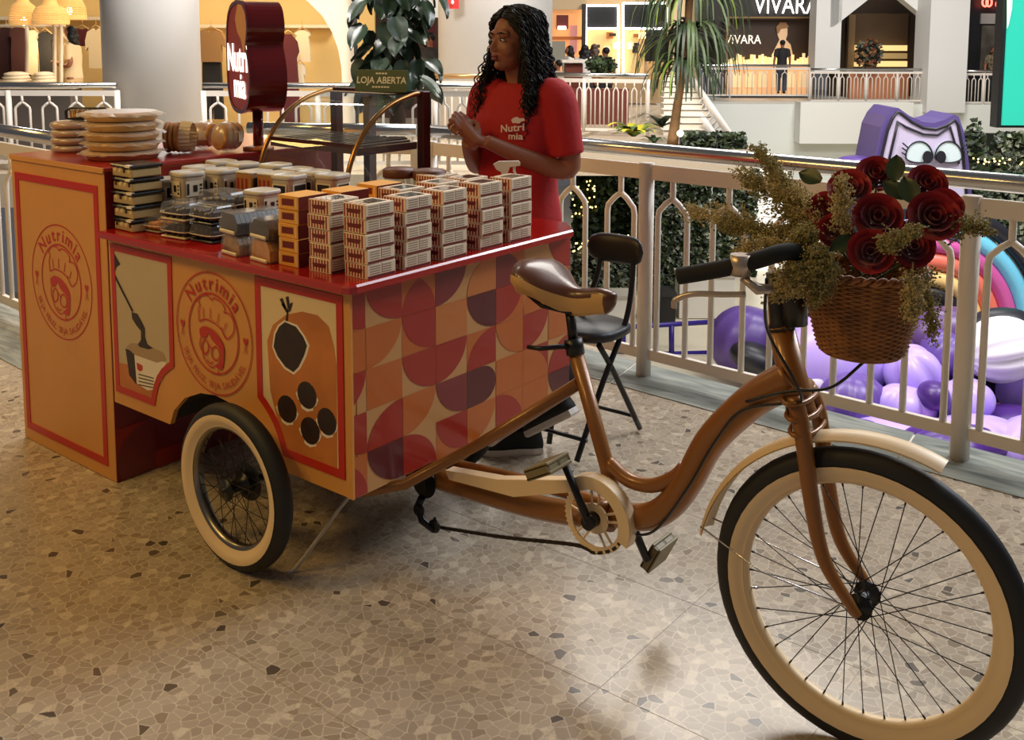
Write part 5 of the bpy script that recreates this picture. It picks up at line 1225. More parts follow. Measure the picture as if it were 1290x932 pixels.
sprays = [(1040, 330, 955, 190, b0-.05, b0+.05, 100, 'tall dried spray pointing up over the handrail', .045, .02, 0), (1035, 330, 868, 268, b0-.05, b0+.02, 80, 'wispy dried spray reaching left over the brake lever', .05, .03, 1), (1040, 340, 915, 285, b0-.08, b0-.05, 100, 'dried spray above the handlebar grip', .045, .02, 0),
          (1045, 340, 980, 372, b0-.09, b0-.13, 80, 'dried spray drooping over the stem', .04, .015, 1), (1050, 330, 1010, 360, b0-.12, b0-.17, 70, 'short straw spray at the left rim', .04, .0, 1), (1060, 320, 1030, 372, b0-.14, b0-.17, 60, 'dried spray hanging over the left front of the basket', .035, .0, 0),
          (1060, 320, 985, 240, b0-.06, b0+.0, 100, 'bushy dried spray between the tall spray and the roses', .045, .02, 1), (1060, 310, 1060, 235, b0-.10, b0-.13, 50, 'dried spray lying over the left roses', .035, .0, 1), (1100, 320, 1150, 290, b0-.14, b0-.16, 45, 'fine dried spray over the lower right rose', .03, .0, 0),
          (1150, 330, 1148, 395, b0-.12, b0-.15, 70, 'dried spray hanging down the right front of the basket', .032, .0, 1), (1165, 320, 1175, 418, b0-.06, b0-.04, 45, 'thin grey spray dangling at the right of the basket', .03, .0, 0), (1180, 300, 1235, 290, b0-.04, b0-.02, 55, 'small dried spray poking out to the right', .032, .015, 0), (1000, 330, 1015, 300, b0-.10, b0-.14, 70, 'dense dried tuft above the brake cable', .04, .01, 0),
          (1045, 325, 935, 222, b0-.04, b0+.08, 90, 'tall wide dried spray left of the highest one', .055, .02, 0), (1040, 330, 975, 215, b0-.03, b0+.10, 90, 'dried spray close to the left roses reaching the handrail', .05, .01, 1), (1040, 335, 945, 320, b0-.10, b0-.10, 90, 'dried spray lying over the bend of the handlebar', .05, .02, 1), (1050, 335, 1000, 345, b0-.13, b0-.16, 90, 'straw coloured tuft covering the left basket rim', .05, .01, 1), (1058, 318, 1022, 335, b0-.15, b0-.18, 80, 'feathery tuft on the front left of the basket rim', .05, .0, 0)]
for k, (a, b, c, d, e, f_, n, lb, w_, bn, mi) in enumerate(sprays): spray(a, b, c, d, e, f_, int(n*2.0), lb, w_*1.25, bn, k, mi)
# ================================================================== BACKGROUND (built in a frame that faces along the view axis)
def cbox(mb, s0, s1, t0, t1, z0, z1, mi=0):
    vs = [Wd(s, t, z) for s in (s0, s1) for t in (t0, t1) for z in (z0, z1)]
    return mb.add(vs, [(0, 1, 3, 2), (4, 6, 7, 5), (0, 4, 5, 1), (2, 3, 7, 6), (0, 2, 6, 4), (1, 5, 7, 3)], mi)
def pbox(u0, u1, v0, v1, t, th, mat, name, parent=None, fix=True):
    s0, z1 = sz(u0, (v0+v1)/2, t)[0], sz((u0+u1)/2, v0, t)[1]; s1, z0 = sz(u1, (v0+v1)/2, t)[0], sz((u0+u1)/2, v1, t)[1]
    return cbox(MB(), s0, s1, t, t+th, z0, z1).build(name, mat, parent)
def pprism(pxs, t, th, mat, name, parent=None, mats=None):
    P = [sz(u, v, t) for u, v in pxs]; return MB().prism(P, t, t+th, lambda a, b, h: Wd(a, h, b)).build(name, mat, parent)
def ptube(pxs, r, mat, name, parent=None, n=8, closed=False):
    return MB().tube([at(u, v, t) for u, v, t in pxs], r, n, closed=closed).build(name, mat, parent)
shop_wall = M('warm_shop_wall', srgb(226, 190, 120), .7, noise=.05, ns=1); cream_w = M('cream_facade', srgb(226, 212, 188), .7)
grey_dk = M('dark_grey_plinth', srgb(86, 78, 72), .6); darkb = M('dark_brown_panel', srgb(48, 34, 26), .5); blackp = M('black_panel', (.012, .012, .013), .4)
warm = (1, .72, .38)
# ---- far walkway on the left with column and clothes shop
P0 = [Wd(sz(-160, 100, 12)[0], 11.8, 0), Wd(sz(600, 100, 12)[0], 11.8, 0), Wd(sz(600, 100, 12)[0]+4, 24, 0), Wd(sz(-160, 100, 12)[0]-6, 24, 0)]
mb = MB(); mb.add([(p.x, p.y, h) for h in (-.4, 0) for p in P0], [(0, 1, 2, 3), (4, 5, 6, 7), (0, 1, 5, 4), (1, 2, 6, 5), (2, 3, 7, 6), (3, 0, 4, 7)]); struct(mb.build('floor_far', M('far_floor', srgb(186, 170, 146), .35)))
def rpath(us, t, v=110): return [tuple(at(u, v, tt)[:2]) for u, tt in zip(us, t if isinstance(t, (list, tuple)) else [t]*len(us))]
railing('railing', 'white far railing left of the round column, below the clothes shop', rpath([-110, 10, 147], 12.1), 0, True, 4, 1.02, th=.016, foot=.035)
railing('railing', 'white far railing right of the column behind the pole sign', rpath([256, 400, 548, 640], 12.1), 0, True, 4, 1.02, th=.016, foot=.035)
colm = MB(); c = at(191, 60, 12.8)
colm.lathe([(.585, 0), (.585, 7)], 40, 0, Matrix.Translation((c.x, c.y, 0))); tag(colm.build('round_column', dim_white), 'thick round white column before the clothes shop', 'column')
# shop shell
sw = MB(); s0 = sz(-200, 60, 18)[0]; s1 = sz(470, 60, 18)[0]; cbox(sw, s0, s1, 18.2, 18.35, 0, 6); struct(sw.build('wall_shop_back', shop_wall))
fac = [(447, -160), (447, 210), (431, 210), (431, 108), (430, 85), (426, 62), (418, 40), (406, 20), (388, 2), (362, -16), (325, -28), (280, -40), (280, -160)]
struct(pprism(fac, 15.0, .3, cream_w, 'wall_shop_front'))
point('shop_lamp_light', at(330, 10, 16.6), 50, warm, .3); point('shop_lamp_light', at(60, 60, 15.6), 36, warm, .3); point('shop_lamp_light', at(150, -40, 16.5), 55, warm, .3)
wrail = M('cream_shop_fitting', srgb(226, 210, 180), .5)
tag(pbox(-60, 131, 21, 25, 17.9, .25, wrail, 'wall_shelf'), 'long cream wall ledge above the hanging clothes on the left', 'shelf')
tag(pbox(251, 420, 31, 35, 17.9, .25, wrail, 'wall_shelf'), 'long cream wall ledge behind the pole sign', 'shelf')
def hang(u, v0, v1, w, t, mat, label, kind='dress', mat2=None):
    p = at(u, v0, t); z1 = p.z; z0 = at(u, v1, t).z; wd = w/FPX*t/2; root = thing('hanging_garment', label, 'garment', (p.x, p.y, z0), 0, 'clothes in the shop'); sc0 = (p-CAM).dot(RH)
    Hh = z1-z0
    if kind == 'dress': ol = [(-.95, 0), (.95, 0), (.9, .5), (.75, .78), (1.0, .84), (.85, .93), (.25, 1), (-.25, 1), (-.85, .93), (-1.0, .84), (-.75, .78), (-.9, .5)]
    elif kind == 'top': ol = [(-.7, 0), (.7, 0), (.7, .55), (1, .45), (1.0, .7), (.75, .92), (.25, 1), (0, .9), (-.25, 1), (-.75, .92), (-1, .7), (-1, .45), (-.7, .55)]
    else: ol = [(-.8, 0), (-.1, 0), (0, .6), (.1, 0), (.8, 0), (.7, 1), (-.7, 1)]
    MB().prism([(sc0+a*wd, z0+b*Hh) for a, b in ol], t-.05, t+.05, lambda a, b, h: Wd(a, h, b)).build('cloth', mat, root)
    MB().tube([Wd(sc0-wd*.8, t, z1-.03), Wd(sc0, t, z1+.06), Wd(sc0+wd*.8, t, z1-.03)], .012, 5).tube([Wd(sc0, t, z1+.05), Wd(sc0, t, z1+.16)], .006, 5).build('hanger', M('pale_wood', srgb(200, 160, 106), .5), root)
    return root
brown_c = M('dark_brown_cloth', srgb(66, 32, 26), .8); cream_c = M('cream_cloth', srgb(226, 208, 172), .8); black_c = M('black_cloth', (.016, .015, .016), .8); burg = M('burgundy_cloth', srgb(84, 22, 26), .8); tan_c = M('tan_knit', srgb(158, 118, 72), .85)
hang(8, 34, 100, 22, 16.2, brown_c, 'dark brown dress at the far left of the clothes rail'); hang(24, 34, 99, 22, 16.0, brown_c, 'dark brown coat with round badge beside the white rack post')
hang(42, 38, 94, 16, 16.0, cream_c, 'cream dress hanging between the brown coat and black dress'); hang(57, 40, 96, 20, 16.0, black_c, 'black dress with white tag beside the cream dress')
hang(104, 36, 58, 26, 17.6, burg, 'small burgundy top behind the shop woman', 'top'); hang(121, 36, 86, 26, 17.3, cream_c, 'cream blouse hanging right of the shop woman', 'top')
hang(266, 38, 78, 36, 17.0, tan_c, 'tan knit top hanging just right of the column', 'top'); hang(267, 76, 150, 32, 17.1, black_c, 'black trousers hanging below the tan knit', 'pants')
hang(363, 43, 180, 26, 17.0, burg, 'burgundy dress hanging behind the pole sign'); hang(381, 38, 78, 20, 17.6, cream_c, 'cream scarf hanging on the wall hook near the arch', 'dress'); hang(378, 80, 108, 14, 17.5, wrail, 'small pale bag hanging below the scarf', 'top')
rk = thing('clothes_rack', 'white metal clothes rack frame with hanging dresses', 'rack', at(50, 110, 15.0))
for u in (34, 69, 77): ptube([(u, 31, 15.0), (u, 190, 15.0)], .028, wrail, 'post', rk)
ptube([(-40, 33, 15.0), (82, 32, 15.0)], .022, wrail, 'bar', rk)
tb = thing('display_table', 'dark grey shop display table behind the far railing', 'table', at(45, 190, 14.4)); pbox(-60, 92, 107, 112, 14.2, .6, wrail, 'table_top', tb); pbox(-55, 90, 112, 205, 14.3, .4, grey_dk, 'plinth', tb)
for k, (u0, u1, lb) in enumerate(((2, 40, 'rumpled white cloth pile on the shop table'), (42, 70, 'folded cream cloth pile on the shop table'))):
    q = MB(); p = at((u0+u1)/2, 106, 14.5); w = (u1-u0)/FPX*14.5/2
    for j in range(3): q.sphere((0, 0, .05+.045*j), (w*(1-.12*j), .2, .04), 14, 6, 0, Matrix.Translation(p) @ Matrix.Rotation(YAW-PI/2, 4, 'Z'))
    tag(q.build('folded_clothes', cream_c), lb, 'cloth pile')
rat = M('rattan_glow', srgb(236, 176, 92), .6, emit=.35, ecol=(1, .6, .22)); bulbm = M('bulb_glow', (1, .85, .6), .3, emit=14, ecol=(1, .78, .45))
def pendant(u, v0, v1, w, bulb_v, lb, t=14.2):
    p = at(u, v1, t); h = at(u, v0, t).z-p.z; r = w/FPX*t/2; root = thing('pendant_lamp', lb, 'lamp', p, 0, 'rattan pendant lamps')
    prf = [(1.0, .0), (1.02, .12), (.95, .4), (.8, .6), (.45, .72), (.36, .85), (.34, 1.0)]
    for i in range(len(prf)*4-3):
        k, f = divmod(i, 4); a = prf[k]; b = prf[min(k+1, len(prf)-1)]; f /= 4; rr = r*(a[0]+(b[0]-a[0])*f); z = h*(a[1]+(b[1]-a[1])*f)
        MB().tube([(rr*math.cos(x), rr*math.sin(x), z) for x in [2*PI*j/24 for j in range(24)]], .012, 4, closed=True).build('rattan_ring', rat, root, rel=False)
    for j in range(12):
        x = 2*PI*j/12; MB().tube([(r*a*math.cos(x), r*a*math.sin(x), h*b) for a, b in prf], .008, 4).build('rattan_rib', rat, root, rel=False)
    MB().sphere((0, 0, at(u, bulb_v, t).z-p.z), (.04, .04, .06), 10, 8).build('bulb', bulbm, root, rel=False); MB().tube([(0, 0, h*.9), (0, 0, h+2.5)], .008, 4).build('cable', black_c, root, rel=False)
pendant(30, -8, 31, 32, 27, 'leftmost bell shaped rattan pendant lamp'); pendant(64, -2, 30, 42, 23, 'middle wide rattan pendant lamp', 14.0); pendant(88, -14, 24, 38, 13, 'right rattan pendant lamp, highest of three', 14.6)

# ---- small people
def figure(u, v_top, t, face, shirt, pants, hairc, label, h=1.68, skinc=None, arms='down', hair='short', z_ground=None, part=None):
    p = at(u, v_top, t); zg = p.z-h; k = h/1.68; f = (FH*math.cos(face)+RH*math.sin(face)); r_ = Vector((f.y, -f.x, 0)); base = Vector((p.x, p.y, zg))
    root = thing('person', label, 'person', base); Q = lambda a, b, z: base+r_*a*k+f*b*k+Vector((0, 0, z*k)); sk = skinc or skin
    b = MB(); b.sphere(Q(0, .01, 1.56), (.075*k, .085*k, .105*k), 14, 10); b.sphere(Q(0, .055, 1.52), .045*k, 10, 8); b.sphere(Q(0, .10, 1.545), .016*k, 8, 6); b.tube([Q(0, 0, 1.5), Q(0, -.01, 1.38)], .05*k, 8)
    b.tube([Q(0, 0, 1.36), Q(0, 0, 1.1), Q(0, 0, .9)], [.12*k, .12*k, .13*k], 12)
    A = {}
    for s in (-1, 1):
        sh = Q(s*.17, 0, 1.36); el = Q(s*.23, -.02, 1.08); ha = Q(s*.24, .05, .84) if arms == 'down' else Q(s*.08, .25, 1.12); A[s] = (sh, el, ha)
        b.tube(cr([sh, el, ha], 4), cr1([.05*k, .042*k, .03*k], 4), 8); b.sphere(ha, (.035*k, .035*k, .045*k), 8, 6)
        b.tube([Q(s*.09, 0, .9), Q(s*.095, .015, .5), Q(s*.09, -.01, .09)], [.085*k, .06*k, .04*k], 8)
    bo = b.build('body', sk, root, fix=False); remesh(bo, .018, 2)
    c = MB(); c.tube([Q(0, 0, .86), Q(0, 0, 1.05), Q(0, .005, 1.22), Q(0, -.005, 1.38), Q(0, -.01, 1.43)], [.165*k, .15*k, .165*k, .14*k, .07*k], 14)
    for s in (-1, 1): sh, el, ha = A[s]; c.tube([sh+r_*(-s*.05*k), sh, sh.lerp(el, .75)], [.07*k, .068*k, .062*k], 10)
    remesh(c.build('shirt', shirt, root, fix=False), .018, 3)
    d = MB(); d.tube([Q(0, 0, .94), Q(0, 0, .8)], [.155*k, .16*k], 12)
    for s in (-1, 1): d.tube([Q(s*.085, 0, .85), Q(s*.095, .015, .48), Q(s*.09, -.005, .08)], [.1*k, .078*k, .07*k], 10)
    remesh(d.build('trousers', pants, root, fix=False), .02, 3)
    e = MB(); e.sphere(Q(0, -.022, 1.595), (.088*k, .088*k, .085*k), 14, 9)
    if hair == 'long':
        for a, bb, z in ((0, -.07, 1.5), (.05, -.06, 1.42), (-.05, -.06, 1.42), (0, -.08, 1.36), (.075, -.02, 1.5), (-.075, -.02, 1.5)): e.sphere(Q(a, bb, z), .065*k, 10, 8)
    remesh(e.build('hair', hairc, root, fix=False), .016, 3)
    for s in (-1, 1):
        g = MB(); m_ = Matrix.Translation(Q(s*.09, .05, .0)) @ Matrix.Rotation(math.atan2(f.y, f.x), 4, 'Z'); g.box(-.10, .15, -.045, .045, 0, .07, 0, .02, m_); g.build('shoe', black_c, root)
    return root
figure(88, 32, 15.5, math.radians(-100), M('beige_shirt', srgb(226, 200, 152), .8), M('beige_trousers', srgb(206, 172, 120), .8), hairm, 'shop woman in beige top and trousers at the clothes rack', 1.66, arms='fold', hair='long')
figure(541, 40, 17.5, math.radians(-120), black_c, black_c, hairm, 'dark dressed man standing behind the climbing plant', 1.74)

# ---- dark passage with plant and second column
struct(pbox(449, 556, -60, 190, 20, .1, M('dim_passage_wall', srgb(74, 52, 38), .7), 'wall_passage')); pbox(446, 450, -40, 190, 14.9, .08, blackp, 'trim_1')['kind'] = 'structure'
tag(pbox(520, 552, -30, 22, 19.5, .06, M('pale_lightbox', srgb(220, 214, 204), .5, emit=.5), 'lightbox'), 'pale lightbox high behind the climbing plant', 'lightbox')
tag(pbox(536, 549, 22, 60, 19.3, .06, burg, 'wall_banner'), 'dark red banner behind the dark dressed man', 'banner')
pl = thing('climbing_plant', 'tall dark climbing plant with big glossy leaves beside the column', 'plant', at(500, 190, 11.2))
MB().tube([at(500, 190, 11.2), at(502, 100, 11.2), at(500, 20, 11.2), at(503, -80, 11.2)], .09, 8).build('moss_pole', M('moss_pole', srgb(60, 48, 30), .9, noise=.4, ns=8), pl)
lm = MB(); lm.grid(lambda a, b: (.30*b, (a-.5)*.22*math.sin(PI*min(1, .06+.94*b**.75))**.7, -.08*b*b+.03*abs(a-.5)*2), 4, 6); lm = lm.mesh('leaf', M('dark_glossy_leaf', srgb(38, 52, 36), .3, noise=.3, ns=6), fix=False)
rl = random.Random(21)
for i in range(130):
    u = rl.gauss(500, 22); v = rl.uniform(-60, 118); tt = 11.2+rl.uniform(-.35, .3); p = at(min(548, max(458, u)), v, tt); o = put('leaf', lm, pl, p-pl.location)
    d = (p-at(500, v, 11.2)); ang = math.atan2(d.y, d.x) if d.length > .05 else rl.uniform(0, 6); o.rotation_euler = (rl.uniform(-.6, .6), rl.uniform(.4, 1.3), ang+rl.uniform(-.8, .8)); s = rl.uniform(.7, 1.15); o.scale = (s, s, s)
for (u, v, a) in ((462, 58, 0), (470, 70, .3)): p = at(u+10, v, 11.0); o = put('leaf', lm, pl, p-pl.location, (0, .35, math.atan2(-RH.y, -RH.x)+a))
colm = MB(); c = at(624, 60, 16.2); colm.lathe([(.90, 0), (.90, 8)], 44, 0, Matrix.Translation((c.x, c.y, -.1))); tag(colm.build('round_column', dim_white), 'very thick round column behind the woman', 'column')
fs = thing('fire_sign', 'small red and white wall sign high on the thick column', 'sign', at(570, 12, 15.25)); pbox(562, 578, -14, 11, 15.22, .02, M('sign_red_plain', srgb(190, 34, 30), .5), 'board', fs)
MB().sphere(at(570, 3, 15.2), (.025, .025, .035), 10, 6).build('pictogram', wp, fs)
railing('railing', 'short brass topped railing in front of the thick column', rpath([546, 640], 14.0, 98), 0, True, 5, 1.06, th=.014, foot=.03, metal=M('brass_rail', srgb(190, 150, 100), .3, .7))

# ---- platform on the right with shops, stairs and palm
s0, s1 = sz(640, 150, 17)[0], sz(946, 180, 15.1)[0]
pf = MB(); cbox(pf, s0-1.5, s1, 15.0, 27, -.45, -.06); struct(pf.build('floor_platform', M('far_floor', srgb(186, 170, 146), .35)))
railing('railing', 'white railing of the far platform right of the woman', rpath([655, 736, 817], [17.6, 17.2, 16.9], 97), -.06, True, 7, 1.02, th=.013, foot=.03)
beige_w = M('beige_facade', srgb(196, 164, 120), .65); struct(pbox(640, 868, -60, 130, 24.6, .3, beige_w, 'wall_food_court'))
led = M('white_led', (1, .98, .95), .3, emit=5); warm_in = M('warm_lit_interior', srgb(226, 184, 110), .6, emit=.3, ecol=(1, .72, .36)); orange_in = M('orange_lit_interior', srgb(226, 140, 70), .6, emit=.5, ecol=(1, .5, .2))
def ledwin(u0, u1, v0, vm, v1, lb, right=None):
    w = thing('lit_shop_window', lb, 'window', at((u0+u1)/2, v1, 24.4)); pbox(u0, u1, v0, vm, 24.50, .08, blackp, 'dark_transom', w); pbox(u0, right or u1, vm, v1, 24.52, .06, warm_in, 'bright_interior', w)
    r2 = random.Random(int(u0))
    for k in range(5):
        a = u0+3+r2.random()*((right or u1)-u0-10); b = vm+4+r2.random()*20; pbox(a, a+5+r2.random()*5, b, b+3+r2.random()*6, 24.44, .05, (darkb, M('pale_shelf_light', srgb(250, 226, 170), .5, emit=1.2), printwood)[k % 3], 'shop_fitting', w)
    for a, b, c, d in ((u0, v0, u1, v0), (u0, vm, u1, vm), (u0, v0, u0, v1), (u1, v0, u1, v1 if not right else vm)): ptube([(a, b, 24.4), (c, d, 24.4)], .028, led, 'led_tube', w, 6)
    return w
ledwin(738, 779, 7, 36, 92, 'left shop window outlined with white LED tubes'); w2 = ledwin(785, 842, 4, 36, 92, 'right shop window outlined with white LED tubes, black doorway', 812); pbox(813, 843, 37, 92, 24.5, .07, blackp, 'doorway', w2)
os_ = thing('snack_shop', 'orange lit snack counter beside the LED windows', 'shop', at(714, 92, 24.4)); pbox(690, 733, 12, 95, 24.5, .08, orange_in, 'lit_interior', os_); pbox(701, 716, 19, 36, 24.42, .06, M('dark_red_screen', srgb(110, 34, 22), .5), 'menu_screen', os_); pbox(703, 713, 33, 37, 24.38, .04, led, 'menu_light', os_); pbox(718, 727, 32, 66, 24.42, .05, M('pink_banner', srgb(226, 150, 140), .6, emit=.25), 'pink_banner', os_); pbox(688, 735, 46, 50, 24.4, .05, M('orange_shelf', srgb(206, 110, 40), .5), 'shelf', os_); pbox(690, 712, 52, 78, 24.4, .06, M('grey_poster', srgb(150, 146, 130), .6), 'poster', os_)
pbox(690, 738, -60, 12, 24.3, .2, M('facade_light', srgb(206, 180, 140), .6), 'trim_2')['kind'] = 'structure'
pbox(733, 738, 5, 100, 24.2, .15, darkb, 'trim_3')['kind'] = 'structure'; pbox(846, 862, -60, 92, 23.5, .6, M('facade_pillar', srgb(216, 188, 146), .6), 'trim_4')['kind'] = 'structure'
figure(717, 57, 22.5, math.radians(-90), wp, black_c, hairm, 'seated customer with long dark hair beside the pink banner', 1.6, hair='long'); figure(737, 56, 20.9, math.radians(10), M('white_blouse', srgb(220, 214, 206), .8), black_c, hairm, 'customer seen from behind at the left LED window', 1.62, hair='long')
figure(749, 55, 23.2, math.radians(20), tan_c, black_c, M('brown_hair', srgb(70, 46, 30), .5), 'brown haired customer in the middle of the far group', 1.62, hair='long'); figure(763, 59, 22, math.radians(-30), tan_c, black_c, hairm, 'rightmost customer of the far group in tan', 1.6); figure(703, 75, 20.8, math.radians(-60), M('pale_shirt', srgb(170, 150, 130), .8), black_c, hairm, 'dark haired man just right of the woman at the cart', 1.5)
# planter bush, table
def hedge(name, u0, u1, v0, v1, t, dep, n, label, cat, size=.12, mats=None, shape='box', seed=0, z_to=None, group=None):
    rr = random.Random(seed); s0 = sz(u0, (v0+v1)/2, t)[0]; s1 = sz(u1, (v0+v1)/2, t)[0]; z1 = sz((u0+u1)/2, v0, t)[1]; z0 = sz((u0+u1)/2, v1, t)[1] if z_to is None else z_to; mb = MB()
    root = thing(name, label, cat, Wd((s0+s1)/2, t+dep/2, z0), 0, group)
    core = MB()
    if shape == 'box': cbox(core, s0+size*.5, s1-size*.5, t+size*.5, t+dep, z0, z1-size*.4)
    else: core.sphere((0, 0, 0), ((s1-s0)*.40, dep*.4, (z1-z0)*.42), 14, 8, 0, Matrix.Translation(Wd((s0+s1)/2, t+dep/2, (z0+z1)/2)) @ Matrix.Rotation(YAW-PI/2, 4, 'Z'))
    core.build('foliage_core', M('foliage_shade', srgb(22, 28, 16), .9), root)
    for i in range(n):
        if shape == 'box': s_, t_, z_ = rr.uniform(s0, s1), t+rr.random()**2*dep*.5, rr.uniform(z0, z1)
        else:
            d = Vector((rr.gauss(0, 1), rr.gauss(0, 1), rr.gauss(0, 1))).normalized(); s_ = (s0+s1)/2+d.x*(s1-s0)/2*rr.uniform(.75, 1); t_ = t+dep/2+d.y*dep/2; z_ = (z0+z1)/2+d.z*(z1-z0)/2*rr.uniform(.75, 1)
        c = Wd(s_, t_, z_); a = Vector((rr.gauss(0, 1), rr.gauss(0, 1), rr.gauss(0, .7))).normalized()*size*rr.uniform(.6, 1.1); b = a.orthogonal().normalized(); ang = rr.uniform(0, 6.28); b = (b*math.cos(ang)+a.normalized().cross(b)*math.sin(ang))*size*.36
        mb.add([c-a*.5, c+b*.8, c+a*.5, c-b*.8], [(0, 1, 2, 3)], rr.randrange(len(mats)))
    mb.build('leaves', mats, root, fix=False)['kind'] = 'stuff'; return root
gl1 = M('leaf_dark', srgb(40, 56, 30), .5); gl2 = M('leaf_mid', srgb(70, 86, 46), .5); gl3 = M('leaf_pale', srgb(160, 164, 140), .5); gl4 = M('leaf_yellow', srgb(190, 176, 50), .5); gl5 = M('leaf_grey', srgb(96, 104, 92), .5)
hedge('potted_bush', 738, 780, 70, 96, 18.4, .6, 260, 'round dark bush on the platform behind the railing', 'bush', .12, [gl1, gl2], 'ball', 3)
tbl = thing('cafe_table', 'white counter table on the far platform beside the bush', 'table', at(722, 100, 19.2)); pbox(708, 738, 76, 79, 19, .6, wp, 'table_top', tbl); pbox(712, 734, 80, 130, 19.1, .4, M('brown_front', srgb(110, 50, 34), .5), 'front', tbl)
tag(pbox(705, 792, 112, 168, 18.6, .3, M('brown_counter', srgb(104, 46, 36), .5), 'counter_block'), 'dark red counter seen through the platform railing', 'counter')
tag(pbox(815, 836, 78, 100, 23, .4, M('tan_counter', srgb(206, 160, 96), .5), 'counter_block'), 'tan counter under the black doorway', 'counter')
# agave like plants in front
def agave(u, v, t, R, n, mats, lb, up=.8):
    root = thing('rosette_plant', lb, 'plant', at(u, v, t)); rr = random.Random(int(u))
    for i in range(n):
        a = 2*PI*i/n+rr.uniform(-.2, .2); e = rr.uniform(.25, up); L = R*rr.uniform(.8, 1.1); d = Vector((math.cos(a), math.sin(a), 0)); w = Vector((-d.y, d.x, 0)); mb = MB()
        mb.grid(lambda p, q: d*L*q*(1-.15*q)+w*((p-.5)*R*.24*math.sin(PI*min(1, .15+.85*q))**.8)+Vector((0, 0, L*(e*1.5*q-e*1.15*q*q))), 2, 5); mb.build('leaf', mats[i % len(mats)], root, rel=False, fix=False)
agave(798, 172, 15.6, .55, 26, [gl4, gl2, M('leaf_lime', srgb(120, 140, 50), .5)], 'yellow green rosette plant before the platform railing'); agave(833, 160, 16.2, .45, 14, [gl1], 'dark broad leaved plant between the rosette and the palm', 1.0); agave(824, 180, 15.3, .3, 12, [gl1, gl2], 'low dark plant at the foot of the palm')
hedge('low_hedge', 862, 942, 168, 192, 15.05, .7, 700, 'low creeping hedge along the platform edge right of the palm', 'hedge', .10, [gl1, gl2, gl5], 'box', 9)
gb = thing('globe_light', 'small glowing globe light at the foot of the palm', 'lamp', at(857, 178, 15.1)); MB().sphere(at(857, 168, 15.1), .05, 12, 8).build('globe', M('globe_glow', (1, .95, .7), .3, emit=8, ecol=(1, .9, .6)), gb); MB().cyl(at(857, 186, 15.1), at(857, 172, 15.1), .012, 6).build('stake', black_c, gb)
# palm
pm_ = thing('palm_tree', 'slender palm with drooping narrow leaves on the far platform', 'palm', at(847, 182, 15.6))
MB().tube(cr([at(847, 182, 15.6), at(853, 135, 15.6), at(861, 85, 15.6), at(866, 40, 15.6), at(870, -10, 15.6)], 6), cr1([.09, .07, .06, .055, .05], 6), 8).build('trunk', M('palm_trunk', srgb(150, 112, 72), .8, noise=.3, ns=6), pm_)
rp_ = random.Random(8)
for (cu_, cv_, n, L) in ((868, 40, 90, 1.15), (862, 80, 60, .9), (872, -15, 80, 1.2)):
    o0 = at(cu_, cv_, 15.6)
    for i in range(n):
        a = rp_.uniform(0, 2*PI); e = rp_.uniform(-.1, 1.2); d = Vector((math.cos(a), math.sin(a), 0)); w = Vector((-d.y, d.x, 0)); l = L*rp_.uniform(.7, 1.1); mb = MB()
        mb.grid(lambda p, q: o0+d*l*.75*math.sin(q*1.45)+w*((p-.5)*.085*(1-q*.8))+Vector((0, 0, l*(e*q-(.55+e)*1.0*q*q))), 1, 6); mb.build('frond', (gl2, gl1, gl1, M('leaf_lime', srgb(120, 140, 50), .5))[i % 4 if i % 8 < 7 else 0], pm_, fix=False)
# stairs
st_ = thing('stairs', 'white stairs rising behind the palm with sloping railing', 'stairs', at(862, 180, 17.5)); stw = M('stair_white', srgb(226, 216, 196), .5)
for k in range(10):
    t = 17.2+k*.42; z0 = -.06+k*.085; a = sz(836, 150, t)[0]; b = sz(905-4.4*k, 150, t)[0]; cbox(MB(), a, b, t, t+.44, z0, z0+.085).build('step', stw, st_); cbox(MB(), a, b, t-.012, t, z0+.07, z0+.085).build('nosing', grey_dk, st_)
A_, B_ = at(925, 178, 16.2), at(864, 88, 21.5); C_, D_ = at(905, 182, 16.2), at(858, 112, 21.5)
MB().tube([A_, B_], .06, 8).build('handrail', white_paint, st_); MB().tube([C_, D_], .09, 6).build('stringer', white_paint, st_)
for k in range(1, 16): f = k/16; MB().tube([A_.lerp(B_, f), C_.lerp(D_, f)], .018, 5).build('baluster', white_paint, st_)
# ---- jewellery shop across the void
ZF = at(1000, 131, 30).z
s0, s1 = sz(806, 100, 30)[0], sz(1300, 100, 30)[0]
vb = MB(); cbox(vb, s0, s1+4, 29.9, 38, -5.5, ZF); struct(vb.build('wall_balcony', M('pale_green_white_wall', srgb(226, 228, 220), .6)))
struct(pbox(1008, 1150, 129, 181, 29.3, .58, M('white_parapet', srgb(236, 234, 226), .6), 'wall_parapet'))
struct(pbox(880, 1062, -70, 86, 33.0, .2, M('charcoal_facade', srgb(44, 38, 32), .5), 'wall_jeweller')); struct(pbox(806, 882, -70, 118, 33.2, .2, beige_w, 'wall_beside_jeweller'))
vs_ = thing('shop_sign', 'large glowing white VIVARA letters over the jewellery shop', 'sign', at(990, 17, 32.8)); tx = MB(); o_ = sz(990, 17, 32.9)
add_text(tx, 'VIVARA', .80, lambda x, y: Wd(o_[0]+x*.76, 32.85, o_[1]+y), bold=.0); 
tx.build('letters', M('sign_white_glow', (1, .98, .94), .4, emit=3), vs_, fix=False)
win = thing('shop_window', 'jewellery shop window with portrait poster and golden displays', 'window', at(970, 118, 32.6)); pbox(915, 1026, 22, 119, 32.9, .08, M('brown_window_back', srgb(58, 40, 26), .5), 'backdrop', win)
for a, b, c, d in ((914, 21, 1026, 23), (914, 21, 917, 119), (1022, 21, 1026, 119)): pbox(a, c, b, d, 32.5, .25, M('bronze_frame', srgb(150, 116, 70), .4, .4), 'frame', win)
